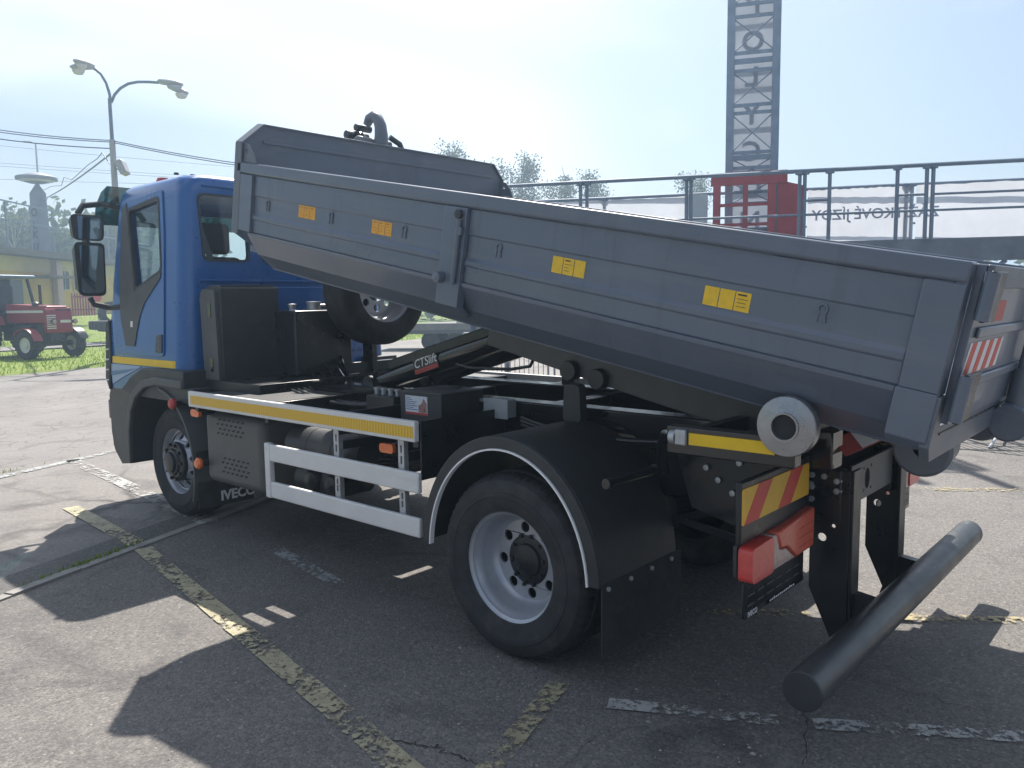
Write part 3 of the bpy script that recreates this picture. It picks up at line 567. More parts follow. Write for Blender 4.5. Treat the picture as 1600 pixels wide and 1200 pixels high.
# ---- side bar, deck and guard rails (both sides)
for sd in (0, 1):
    s1 = 1 if sd == 0 else -1
    def yy(a, b): return sorted((Y(a, sd), Y(b, sd)))
    y0, y1 = yy(0, .035); mb = MB(); mb.box(-3.17, -.725, y0, y1, 1.008, 1.120); sb = obj('side_bar', mb, M_alu, T, .006)
    y0, y1 = yy(-.003, -.0005); mb = MB(); mb.box(-3.13, -.735, y0, y1, 1.030, 1.092); obj('reflective_tape', mb, M_tape, sb)
    for x in (-3.12, -2.2, -1.45, -.76):
        y0, y1 = yy(.037, .72); mb = MB(); mb.box(x-.022, x+.022, y0, y1, .97, 1.10); obj('deck_bracket', mb, M_black, T, .005)
    y0, y1 = yy(.04, .70); mb = MB(); mb.box(-3.09, -2.25, y0, y1, 1.085, 1.098); obj('deck_plate', mb, M_plastic, T, .003)
    y0, y1 = yy(.037, .70); mb = MB(); mb.box(-.725, -.715, y0, y1, .80, 1.118); obj('deck_end_plate', mb, M_black, T, .003)
    y0, y1 = yy(.66, .70); mb = MB(); mb.box(-2.2, -.8, y0, y1, .80, 1.06); obj('valve_panel', mb, M_black, T, .004)
    for nm, za, zb in (('guard_rail', .735, .845), ('guard_rail', .495, .60)):
        y0, y1 = yy(0, .03); mb = MB(); mb.box(-2.125, -.705, y0, y1, za, zb); obj(nm, mb, M_alu, T, .008)
    y0, y1 = yy(-.002, .04); mb = MB(); mb.box(-2.185, -2.128, y0, y1, .49, .85); obj('guard_end', mb, M_alu, T, .008)
    for x in (-1.455, -.875):
        y0, y1 = yy(.034, .065); mb = MB(); hol = [rpoly([(x-.007, z), (x+.007, z), (x+.007, z+.045), (x-.007, z+.045)], .006, 2) for z in (.515, .63, .665, .87, .93)]
        mb.prism([(x-.024, .50), (x+.024, .50), (x+.024, 1.005), (x-.024, 1.005)], XZ(y0), XZ(y1), hol); obj('guard_post', mb, M_zinc, T)
        y0, y1 = yy(.066, .6); mb = MB(); mb.box(x-.02, x+.02, y0, y1, .88, .93); obj('guard_arm', mb, M_black, T, .004)
    # exhaust/battery cover with louvres
    y0, y1 = yy(.15, .70); mb = MB(); mb.box(-3.245, -2.455, y0, y1, .42, .955); cv = obj('side_cover', mb, mat('cover_grey', (.105, .103, .10), .5, var=.12, vscale=5), T, .06, 5)
    mb = MB(); y0, y1 = yy(.1485, .16)
    for zz in (.52, .80):
        for r in range(4):
            for k in range(6): x = -3.06+k*.062+(r % 2)*.03+(.05 if zz < .6 else 0); z = zz+r*.034; mb.prism([(x, z), (x+.03, z), (x+.042, z+.014), (x+.012, z+.014)], XZ(y0), XZ(y1))
    stuff(obj('vent_slots', mb, M_rubber, cv))
    for x, z, yv in ((-3.165, .955, .04), (-1.07, .925, .09)):
        y0, y1 = yy(yv, yv+.025); mb = MB(); mb.prism(rpoly([(x-.06, z-.027), (x+.06, z-.027), (x+.06, z+.027), (x-.06, z+.027)], .026), XZ(y0), XZ(y1)); lm = obj('side_marker_lamp', mb, M_orange, T, .006)
        y0, y1 = yy(yv+.025, .7); mb = MB(); mb.box(x-.03, x+.03, y0, y1, z-.02, z+.02); obj('lamp_bracket', mb, M_black, lm)
    for x, z, yv, m in ((-3.60, .985, .10, M_redref), (-3.235, .565, .10, M_orange)):
        mb = MB(); mb.lathe([(.042, 0), (.044, -.02*s1), (.03, -.035*s1), (0, -.038*s1)], (x, Y(yv, sd), z), 20); rl = obj('round_marker', mb, m, T)
        mb = MB(); y0, y1 = yy(yv, yv+.08); mb.box(x-.025, x+.025, y0, y1, z-.02, z+.02); obj('lamp_bracket', mb, M_black, rl)
    # air tanks and pipework behind the guard
    for x, z, y, L, r in ((-2.28, .80, .30, .80, .125), (-2.28, .57, .34, .5, .10)):
        mb = MB(); mb.lathe([(0, 0), (r*.7, .015), (r*.95, .05), (r, .08), (r, L*.33), (r*1.03, L*.335), (r*1.03, L*.37), (r, L*.375), (r, L*.66), (r*1.03, L*.665), (r*1.03, L*.70), (r, L*.705), (r, L-.08), (r*.95, L-.05), (r*.7, L-.015), (0, L)], (x, Y(y, sd), z), 28, axis='x'); obj('air_tank', mb, M_plastic, T)
    for x in (-2.0, -1.78):
        mb = MB(); mb.lathe([(0, 0), (.06, .01), (.085, .05), (.085, .3), (.06, .34), (0, .35)], (x, Y(.2, sd) if sd == 0 else Y(.55, sd), .58), 20); obj('air_cylinder', mb, M_black, T)
    for k in range(4):
        yv = .5+.05*k; mb = MB(); mb.tube([(-2.3, Y(yv, sd), .75-.03*k), (-1.6, Y(yv-.05, sd), .70+.02*k), (-1.1, Y(yv, sd), .78), (-.75, Y(yv+.1, sd), .72+.03*k)], .014, 8); obj('air_hose', mb, M_black, T)
    # rear mudguard: arch shell, side flange and pale edging
    A, B, cz, cx = .555, .635, .455, -.115
    def ap(a, k=0): return (cx+(A+k)*math.cos(a), cz+(B+k)*math.sin(a))
    fr = [(lambda p, q, a=R(3+k*174/36): (ap(a, q)[0], p, ap(a, q)[1])) for k in range(37)]
    y0, y1 = yy(.02, .66); mb = MB(); mb.sweep([(y0, 0), (y1, 0), (y1, .014), (y0, .014)], fr); mg = obj('rear_mudguard', mb, M_plastic, T, .004)
    y0, y1 = yy(.0, .019); mb = MB(); mb.sweep([(y0, -.045), (y1, -.045), (y1, .016), (y0, .012)], fr); obj('mudguard_flange', mb, M_plastic, mg, .004)
    y0, y1 = yy(-.008, .02); mb = MB(); mb.sweep([(y0, -.054), (y1, -.054), (y1, -.0455), (y0, -.0455)], fr); obj('edge_trim', mb, M_trim, mg)
    y0, y1 = yy(.02, .70); mb = MB(); mb.box(.448, .456, y0, y1, .17, .50); fl = obj('mud_flap', mb, M_rubber, T)
    for yv in (.06, .24, .42, .60): mb = MB(); mb.lathe([(.011, 0), (.011, .01), (0, .012)], (.456, Y(yv, sd), .475), 8, axis='x'); obj('flap_bolt', mb, M_zinc, fl)
    # mudguard stay tube and coupling
    mb = MB(); mb.tube([(.475, Y(.04, sd), .955), (.49, Y(.40, sd), .955)], .022, 12); obj('mudguard_stay', mb, M_gloss, T)
    mb = MB(); mb.tube([(.472, Y(.02, sd), .955), (.474, Y(.035, sd), .955)], .025, 12).tube([(.489, Y(.385, sd), .955), (.49, Y(.41, sd), .955)], .03, 12); obj('stay_clamp', mb, M_gloss, T, .003)
    mb = MB(); mb.tube([(.53, Y(.40, sd), .955), (.55, Y(.36, sd), 1.02), (.59, Y(.30, sd), 1.10), (.65, Y(.22, sd), 1.155), (.76, Y(.13, sd), 1.185)], .030, 14); obj('suction_hose', mb, M_gloss, T)
    y0, y1 = yy(.085, .14); mb = MB(); mb.box(.765, .815, y0, y1, 1.15, 1.215).lathe([(.03, 0), (.03, -.03), (.022, -.032)], (.765, Y(.11, sd), 1.18), 14, axis='x'); obj('hose_flange', mb, M_zinc, T, .006)
    y0, y1 = yy(.103, .17); mb = MB(); mb.box(.72, 1.26, y0, y1, 1.11, 1.225); sbm = obj('rear_side_beam', mb, M_gloss, T, .006)
    y0, y1 = yy(.0985, .1015); mb = MB(); mb.box(.825, 1.185, y0, y1, 1.155, 1.203); obj('yellow_reflector', mb, M_yellow, sbm)
    for x in (.78, 1.0): y0, y1 = yy(.172, .72); mb = MB(); mb.box(x-.03, x+.03, y0, y1, 1.10, 1.20); obj('outrigger', mb, M_black, T, .005)
    for x, z in ((.70, .98), (.76, .93), (.86, 1.02), (.83, .88), (.66, 1.06), (.70, 1.05), (.95, 1.06)):
        mb = MB(); mb.lathe([(.014, 0), (.014, -.012*s1), (0, -.014*s1)], (x, Y(.495, sd), z), 8); obj('bolt', mb, M_zinc, T)
    y0, y1 = yy(.50, .52); mb = MB(); mb.prism([(.52, 1.09), (1.08, 1.09), (1.08, .82), (.95, .70), (.62, .78)], XZ(y0), XZ(y1)); obj('gusset_plate', mb, M_black, T, .004)
    # steel support roller with hollow axle
    dc = on(1227, 667, y=.03); mb = MB()
    mb.lathe([(0, .012*s1), (.046, .012*s1), (.0465, -.006*s1), (.053, -.006*s1), (.0535, .003*s1), (.109, .013*s1), (.112, .018*s1), (.112, .05*s1), (.07, .055*s1)], (dc.x, Y(.02, sd), dc.z), 56); rl = obj('support_roller', mb, M_steel, T, smooth=20)
    mb = MB(); mb.lathe([(.0455, .0105*s1), (0, .0105*s1)], (dc.x, Y(.02, sd), dc.z), 40); obj('bore_shade_disc', mb, M_rubber, rl)  # dark disc over the shallow recess, its colour standing for shade inside the bore
    mb = MB(); mb.tube([(dc.x, Y(.075, sd), dc.z), (dc.x, Y(.72, sd), dc.z)], .05, 20); obj('roller_axle', mb, M_black, rl)
    # rear lamp board
    y0, y1 = yy(.035, .72); mb = MB(); mb.box(1.06, 1.085, y0, y1, .80, 1.045); lb = obj('lamp_board', mb, M_black, T, .006)
    y0, y1 = .04, .70; fa = lambda x: (lambda a, b: (x, Y(a, sd), b)); L = y1-y0
    mb = MB(); mb.prism(rpoly([(y0, .875), (y1, .875), (y1, 1.018), (y0, 1.018)], .012), fa(1.086), fa(1.0885)); pl = obj('hazard_plate', mb, M_yyel, T)
    for k0 in (.10, .58):
        mb = MB(); w = .21; sh = .13; a0 = y0 + L*k0
        a, b, c2, d2 = a0, a0+w*.62, a0+w*.62+sh, a0+sh
        mb.prism([(a-.05, .8755), (min(b-.05, y1), .8755), (min(c2-.05, y1-.004), 1.0175), (min(d2-.05, y1-.004), 1.0175)], fa(1.0886), fa(1.0896)); obj('hazard_stripe', mb, M_yred, pl)
    mb = MB(); mb.prism(rpoly([(.055, .655), (.70, .655), (.71, .83), (.055, .79)], .02), fa(1.045), fa(1.06)); obj('lamp_housing', mb, M_plastic, T, .01)
    mb = MB(); mb.prism(rpoly([(.06, .645), (.26, .645), (.26, .795), (.06, .785)], .025), fa(1.064), fa(1.125)); tl = obj('tail_lamp', mb, M_red, T, .02, 3)
    mb = MB(); mb.prism([(.262, .645), (.50, .645), (.40, .71), (.33, .72), (.30, .79), (.262, .794)], fa(1.04), fa(1.118)); obj('reversing_lens', mb, M_clear, tl, .006)
    mb = MB(); mb.prism([(.502, .645), (.69, .650), (.695, .825), (.305, .795), (.335, .722), (.402, .712)], fa(1.04), fa(1.122)); lo = obj('stop_lens', mb, mat('orange_red_lens', (.66, .12, .07), .35, coat=.4, var=.15, vscale=40), tl, .01)
    for z in (.70, .74, .78): mb = MB(); mb.prism([(.52, z-.02), (.685, z-.015), (.685, z-.011), (.52, z-.016)], fa(1.1225), fa(1.1235)); obj('lens_rib', mb, M_redref, lo)
    mb = MB(); mb.prism([(.08, .49), (.69, .49), (.69, .64), (.08, .64)], fa(1.07), fa(1.078)); ph = obj('plate_holder', mb, M_black, T, .004)
    mb = MB(); mb.prism([(.09, .485), (.685, .485), (.685, .507), (.09, .507)], fa(1.0781), fa(1.0795)); obj('holder_strip', mb, M_gloss, ph)
    for k in range(6): mb = MB(); a = .12+k*.09; mb.prism([(a, .53), (a+.06, .53), (a+.06, .536), (a, .536)], fa(1.0781), fa(1.081)); mb.prism([(a, .57), (a+.06, .57), (a+.06, .576), (a, .576)], fa(1.0781), fa(1.081)); obj('holder_rib', mb, M_plasticg, ph)
    if sd == 0:
        text('holder_lettering', 'IVECO', .030, M_trim, ph, basis((1.0805, .165, .496), (0, 1, 0), (0, 0, 1)), .0006, .0003)
        mb = MB()
        for k in range(13): a = .33+k*.020; mb.box(1.0795, 1.0805, a, a+.012, .491, .491+random.uniform(.006, .011))
        obj('holder_small_print', mb, M_trim, ph)
    mb = MB(); mb.bar((.50, Y(.55, sd), .70), (1.06, Y(.10, sd), .80), .012, .03); obj('lamp_stay', mb, M_black, T)
    # underrun bracket plate
    yp = .80; y0, y1 = yy(yp, yp+.016); mb = MB()
    mb.prism([(.98, .98), (1.235, .98), (1.235, .22), (1.18, .16), (1.06, .42), (1.06, .70), (.98, .78)], XZ(y0), XZ(y1), [circ(1.115, .66, .020, n=12), circ(1.165, .72, .010, n=8)]); up = obj('underrun_bracket', mb, M_black, T, .003)
    y0, y1 = yy(yp, yp+.10); mb = MB(); mb.box(1.236, 1.25, y0, y1, .20, .98); obj('bracket_flange', mb, M_black, up, .003)
    for k, (x, z) in enumerate([(1.07, .945), (1.125, .945), (1.18, .93), (1.07, .89), (1.18, .885), (1.07, .835)]):
        mb = MB(); mb.lathe([(.021, 0), (.021, -.008*s1), (.014, -.009*s1), (.014, -.022*s1), (0, -.024*s1)], (x, Y(yp, sd), z), 6); obj('bracket_bolt', mb, M_zinc, up)
    y0, y1 = yy(yp+.03, yp+.09); mb = MB(); mb.prism([(1.16, .20), (1.235, .42), (1.40, .40), (1.40, .32)], XZ(y0), XZ(y1)); obj('underrun_arm', mb, M_black, T, .006)
mb = MB(); mb.tube([(1.38, -.075, .355), (1.38, 2.43, .355)], .072, 40); up = obj('underrun_tube', mb, mat('tube_paint', (.05, .056, .062), .38, var=.15, vscale=6, rvar=.12), T, .004)
dusty(MATS['tube_paint'], (.20, .20, .20), .62, .68, .45, (30, 5, 30), 5); dusty(MATS['tube_paint'], (.14, .13, .115), .5, .8, .4, (4, 3, 8))
mb = MB(); mb.tube([(1.38, -.083, .355), (1.38, -.076, .355)], .070, 40); obj('tube_cap', mb, M_plastic, up)
mb = MB(); mb.prism([(.90, .80), (1.50, .80), (1.50, .98), (.90, .98)], YZ(1.19), YZ(1.205), [circ(1.12, .89, .035, .05, 16)] + [circ(1.12+.075*math.cos(a), .89+.075*math.sin(a), .008, n=6) for a in (.8, 2.35, 3.93, 5.5)]); obj('rear_crossmember', mb, mat('cross_grey', (.10, .105, .105), .5, var=.15), T, .003)
mb = MB(); mb.prism([(1.150, 1.112), (1.210, 1.042), (1.214, 1.046), (1.154, 1.116)], XZ(.80), XZ(1.60)); sp = obj('rear_sign_plate', mb, M_redref, T)
sl = Vector((.06, 0, -.07)).normalized(); nr = Vector((-sl.z, 0, sl.x)); cc = Vector((1.182, 1.25, 1.079))
mb = MB(); mb.obox(cc + nr*.006, Vector((0, 1, 0)), sl, nr, .24, .042, .001); obj('sign_white_field', mb, M_white, sp)
text('sign_lettering', 'CTS', .085, M_ink, sp, basis(cc + nr*.0085, (0, 1, 0), tuple(-sl)), .0006, .003)

# ---- equipment on the deck behind the cab
def ebox(x0, x1, y0, y1, z0, z1, m, name, bev=.03): b = MB(); b.box(x0, x1, y0, y1, z0, z1); return obj(name, b, m, T, bev, 4)
cb = MB(); cb.prism(rpoly([(-3.54, 1.11), (-3.54, 1.85), (-3.45, 1.88), (-3.26, 1.88), (-3.26, 1.11)], .03), XZ(.345), XZ(.84)); eb = obj('equipment_cabinet', cb, M_plastic, T, .02, 3)
cb = MB(); cb.prism(rpoly([(-3.515, 1.14), (-3.535, 1.80), (-3.50, 1.86), (-3.31, 1.85), (-3.29, 1.14)], .03), XZ(.318), XZ(.346)); cs = obj('cabinet_side', cb, M_plasticg, eb, .012, 3)
for z in (1.70, 1.28):
    cb = MB(); cb.prism(rpoly([(-3.41, z-.055), (-3.37, z-.055), (-3.37, z+.055), (-3.41, z+.055)], .018), XZ(.3135), XZ(.3205)); obj('cabinet_latch', cb, M_gloss, eb)
mb = MB(); mb.box(-3.44, -3.27, .36, .80, 1.8805, 1.887); obj('cabinet_lid_edge', mb, M_plasticg, eb)
ht = ebox(-3.42, -2.98, .80, 1.34, 1.17, 1.685, M_black, 'hydraulic_tank', .02)
mb = MB(); mb.lathe([(.055, 0), (.055, .05), (.06, .052), (.06, .068), (0, .07)], (-3.1, 1.06, 1.685), 20, axis='z'); obj('filler_cap', mb, M_zinc, ht)
mb = MB(); mb.tube([(-3.1, 1.10, 1.715), (-3.1, 1.22, 1.715)], .018, 10); obj('tank_fitting', mb, M_steel, ht)
mb = MB(); mb.lathe([(.03, 0), (.022, .01), (.034, .05), (0, .055)], (-3.1, .86, 1.685), 12, axis='z'); obj('breather', mb, M_zinc, ht)
mb = MB(); mb.box(-3.46, -2.7, .30, 2.1, 1.09, 1.165); obj('equipment_tray', mb, M_black, T, .006)
# spare wheel, upright behind the cab, faces the rear
sc = on(603, 451, x=-2.72); sp = part('spare_wheel', T, (sc.x, sc.y, sc.z))
prof = [(.272, .0), (.285, .008), (.31, .016), (.35, .024), (.372, .0265), (.405, .018), (.428, .006), (.447, -.012), (.458, -.04), (.46, -.12)]; full = prof + [(r, -.25-t) for r, t in reversed(prof)]
mb = MB(); mb.lathe(full, (0, 0, 0), 96, axis='x'); obj('tyre', mb, M_rubber, sp)
mb = MB(); mb.lathe([(.277, .004), (.268, -.01), (.252, -.03), (.24, -.085), (.22, -.12), (.2, -.125)], (0, 0, 0), 64, axis='x')
mb.prism(circ(0, 0, .205, n=48), lambda a, b: (-.125, a, b), lambda a, b: (-.14, a, b), [circ(.155*math.cos(a), .155*math.sin(a), .032, n=12) for a in [2*math.pi*k/8 for k in range(8)]] + [circ(0, 0, .10, n=32)]); obj('rim', mb, M_rim, sp)
mb = MB(); mb.bar((-2.95, sc.y, 1.15), (-2.95, sc.y, 2.1), .12, .06); mb.bar((-2.95, sc.y-.3, 1.2), (-2.95, sc.y+.3, 1.2), .06, .1); obj('spare_carrier', mb, M_black, T, .006)
# battery box, junction box, plates on the subframe
bb = ebox(-1.24, -.885, .35, .70, 1.03, 1.212, M_plastic, 'control_box', .006)
mb = MB(); mb.box(-1.245, -.88, .345, .70, 1.2125, 1.221); obj('control_box_lid', mb, M_plasticg, bb, .003)
mb = MB(); mb.box(-1.19, -1.0, .3485, .3497, 1.085, 1.195); s0 = obj('information_sticker', mb, mat('sticker_white', (.62, .66, .72), .5), bb)
mb = MB()
for k in range(7): mb.box(-1.185, -1.185+.03+.08*random.random(), .3478, .3484, 1.112+k*.0115, 1.116+k*.0115)
obj('sticker_print', mb, mat('print_blue', (.08, .12, .25), .6), s0)
mb = MB(); mb.box(-1.19, -1.0, .3478, .3484, 1.0855, 1.098); obj('sticker_red_band', mb, M_redref, s0)
mb = MB(); mb.prism([(-1.075, 1.10), (-1.005, 1.10), (-1.005, 1.15), (-1.03, 1.185), (-1.05, 1.15), (-1.075, 1.14)], XZ(.3478), XZ(.3484)); obj('sticker_picture', mb, mat('print_mix', (.30, .16, .14), .6, var=.7, vscale=60), s0)
jb = ebox(-.80, -.62, .62, .70, 1.07, 1.175, M_boxg, 'junction_box', .008)
mb = MB(); mb.box(-.805, -.615, .613, .619, 1.065, 1.18); obj('junction_lid', mb, M_boxg, jb, .003)
mb = MB(); mb.tube([(-.805, .66, 1.16), (-.87, .66, 1.155)], .012, 8).tube([(-.805, .66, 1.09), (-.85, .66, 1.085)], .012, 8); obj('cable_gland', mb, M_zinc, jb)
mb = MB(); mb.box(-1.62, -1.27, .7165, .7195, 1.05, 1.115); ce = obj('rating_plate', mb, M_black, T)
mb = MB(); mb.box(-1.44, -1.36, .7150, .7162, 1.052, 1.113); obj('ce_field', mb, mat('plate_silver', (.45, .46, .47), .45), ce); text('ce_lettering', 'CE', .055, M_ink, ce, basis((-1.40, .7145, 1.083), (1, 0, 0), (0, 0, 1)), .0004, .001)
mb = MB(); mb.box(-1.355, -1.275, .7150, .7162, 1.052, 1.113); obj('plate_pink_field', mb, mat('plate_pink', (.48, .38, .40), .5), ce)
mb = MB()
for k in range(5): mb.box(-1.61, -1.46, .7150, .7162, 1.058+k*.011, 1.061+k*.011)
obj('plate_small_print', mb, M_trim, ce)
# hydraulic hoses and cables on the deck
rg = random.Random(21)
def hose(a, b, sag, r, m=None):
    a = Vector(a); b = Vector(b); w = Vector((rg.uniform(-.05, .05), rg.uniform(-.06, .06), 0)); mb = MB(); mb.tube([a.lerp(b, t) + (Vector((0, 0, -sag)) + w)*4*t*(1-t) for t in [k/10 for k in range(11)]], r, 8); obj('hydraulic_hose', mb, m or M_gloss, T)
for k in range(5): hose((-2.98, .90+.08*k, 1.22+.02*k), (-1.75, .62+.03*k, 1.02), .08+.02*k, .014)
for k in range(4): hose((-2.6, .50+.05*k, 1.12), (-1.5, .56+.03*k, 1.10), .05, .010, M_black)
for k in range(3): hose((-1.5, .63+.02*k, 1.05), (-.75, .64+.02*k, 1.07), .05+.02*k, .010)
for k in range(3): hose((-.55, .66, 1.08-.02*k), (.55, .64+.03*k, 1.06), .04+.02*k, .012, M_black)
for k in range(3): hose((.55, .60+.04*k, .92), (1.04, .40+.1*k, .78), .07, .009, M_black)
vb = MB(); vb.box(-1.78, -1.50, .52, .66, 1.0, 1.14); vbo = obj('valve_block', vb, M_black, T, .006)
for k in range(4): vb = MB(); vb.lathe([(.016, 0), (.016, .03), (.022, .032), (.022, .045), (0, .047)], (-1.75+k*.07, .59, 1.14), 8, axis='z'); obj('valve_fitting', vb, M_zinc, vbo)
# ---- hook-lift gear: tilt frame, lift cylinders, jib with hook
TILT = R(10.833); U = Vector((-math.cos(TILT), 0, math.sin(TILT))); NN = Vector((math.sin(TILT), 0, math.cos(TILT))); O = Vector((1.8364, 0, 1.8475))
def cp(s, y, n): q = O + U*s + NN*n; return Vector((q.x, y, q.z))
for y in (.74, 1.66):
    mb = MB(); a = y-.05; b = y+.05
    mb.prism([(2.56, -.69), (.80, -.69), (.74, -.80), (.85, -.90), (1.15, -.905), (1.45, -.90), (2.56, -.86)], lambda s, n: cp(s, a, n), lambda s, n: cp(s, b, n)); obj('tilt_frame_beam', mb, mat('tilt_grey', (.085, .082, .080), .45, var=.15), T, .006)
for y, sg in ((.685, -1), (1.715, 1)):
    for s in (1.92, 1.73):
        q = cp(s, y, -.86); mb = MB(); mb.lathe([(0, -.04), (.05, -.04), (.055, -.03), (.055, .03), (.05, .04), (.026, .04), (.026, .05), (0, .05)], q, 24); obj('guide_roller', mb, M_black, T)
for x, h in ((-.14, .20), (-1.05, .13)):
    for y in (.62, 1.78): mb = MB(); mb.prism(rpoly([(x-.06, 1.10), (x+.06, 1.10), (x+.05, 1.10+h), (x-.05, 1.10+h)], .03), XZ(y-.03), XZ(y+.03)); obj('rest_block', mb, M_plastic, T, .006)
for y in (.93, 1.47):
    p0 = Vector((-2.15, y, 1.16)); p1 = Vector((-.50, y, 1.635)); d = (p1-p0).normalized()
    mb = MB(); mb.tube([p0, p0+d*1.30], .075, 24).tube([p0+d*1.30, p0+d*1.34], .084, 24).tube([p0+d*.02, p0+d*.06], .084, 24); lc = obj('lift_cylinder', mb, M_gloss, T)
    mb = MB(); mb.tube([p0+d*1.34, p1], .045, 16); obj('piston_rod', mb, M_steel, lc)
    mb = MB(); mb.tube([(-2.15, y-.1, 1.16), (-2.15, y+.1, 1.16)], .06, 16); obj('cylinder_pin', mb, M_black, lc)
    up_ = Vector((0, 0, 1)); side = Vector((0, -1, 0)); upv = d.cross(Vector((0, 1, 0))); upv = upv if upv.z > 0 else -upv
    if y < 1:
        mb = MB(); mb.obox(p0+d*.62+Vector((0, -.079, 0)), d, Vector((0, 1, 0)), upv, .12, .002, .052); bd = obj('logo_plate', mb, M_black, lc)
        mb = MB(); mb.obox(p0+d*.62+Vector((0, -.0822, 0))-upv*.036, d, Vector((0, 1, 0)), upv, .118, .001, .015); obj('logo_red_band', mb, M_redref, bd)
        text('logo_lettering', 'CTSlift', .082, M_trim, bd, basis(p0+d*.62+Vector((0, -.0835, 0))+upv*.014, tuple(d), tuple(upv)), .0006, .0008, .25)
for y in (.90, 1.50): mb = MB(); mb.bar((-1.95, y, 1.30), (-.55, y, 1.67), .09, .07); obj('inner_arm', mb, M_black, T, .01)
for a, b in ((-1.6, -.95),):
    mb = MB(); mb.tube([(-.55, .80, 1.44), (-.60, .80, 1.36), (-.75, .80, 1.335), (-1.10, .82, 1.325), (-1.25, .84, 1.34)], .010, 8); obj('hydraulic_pipe', mb, M_black, T)
mb = MB(); mb.bar(cp(2.2, 1.2, -.60), cp(4.42, 1.2, -.60), .17, .12); mb.bar(cp(4.41, 1.2, -.64), cp(4.41, 1.2, .20), .17, .14, (0, 1, 0)); jib = obj('hook_arm', mb, M_greyl, T, .012)
hk = []
for k in range(15): a = R(-60+k*18); hk.append((4.40+.085*math.cos(a)*1.0, .50+.10*math.sin(a)))
hp = [(4.36, .14), (4.33, .23), (4.335, .32), (4.355, .39), (4.39, .435), (4.44, .455), (4.49, .435), (4.515, .39)]
mb = MB(); mb.tube([cp(s, 1.2, n) for s, n in hp], [.065, .058, .050, .045, .042, .041, .038, .03], 12); hook = obj('hook', mb, M_greyl, T)
mb = MB(); mb.prism([(4.30, .12), (4.56, .12), (4.54, .24), (4.46, .30), (4.36, .29)], lambda s, n: cp(s, 1.06, n), lambda s, n: cp(s, 1.34, n)); obj('hook_head', mb, M_greyl, hook, .02, 3)
mb = MB(); mb.tube([cp(4.50, 1.2, .24), cp(4.60, 1.2, .32), cp(4.67, 1.16, .30)], [.035, .03, .03], 10).tube([cp(4.63, 1.10, .30), cp(4.63, 1.30, .30)], .032, 10).tube([cp(4.56, 1.13, .36), cp(4.56, 1.27, .36)], .026, 10); obj('safety_latch', mb, M_black, hook)
mb = MB(); mb.tube([cp(4.30, 1.42, .08), cp(4.31, 1.42, .20), cp(4.33, 1.38, .28), cp(4.36, 1.30, .32)], .022, 10); obj('hook_hose', mb, M_black, hook)

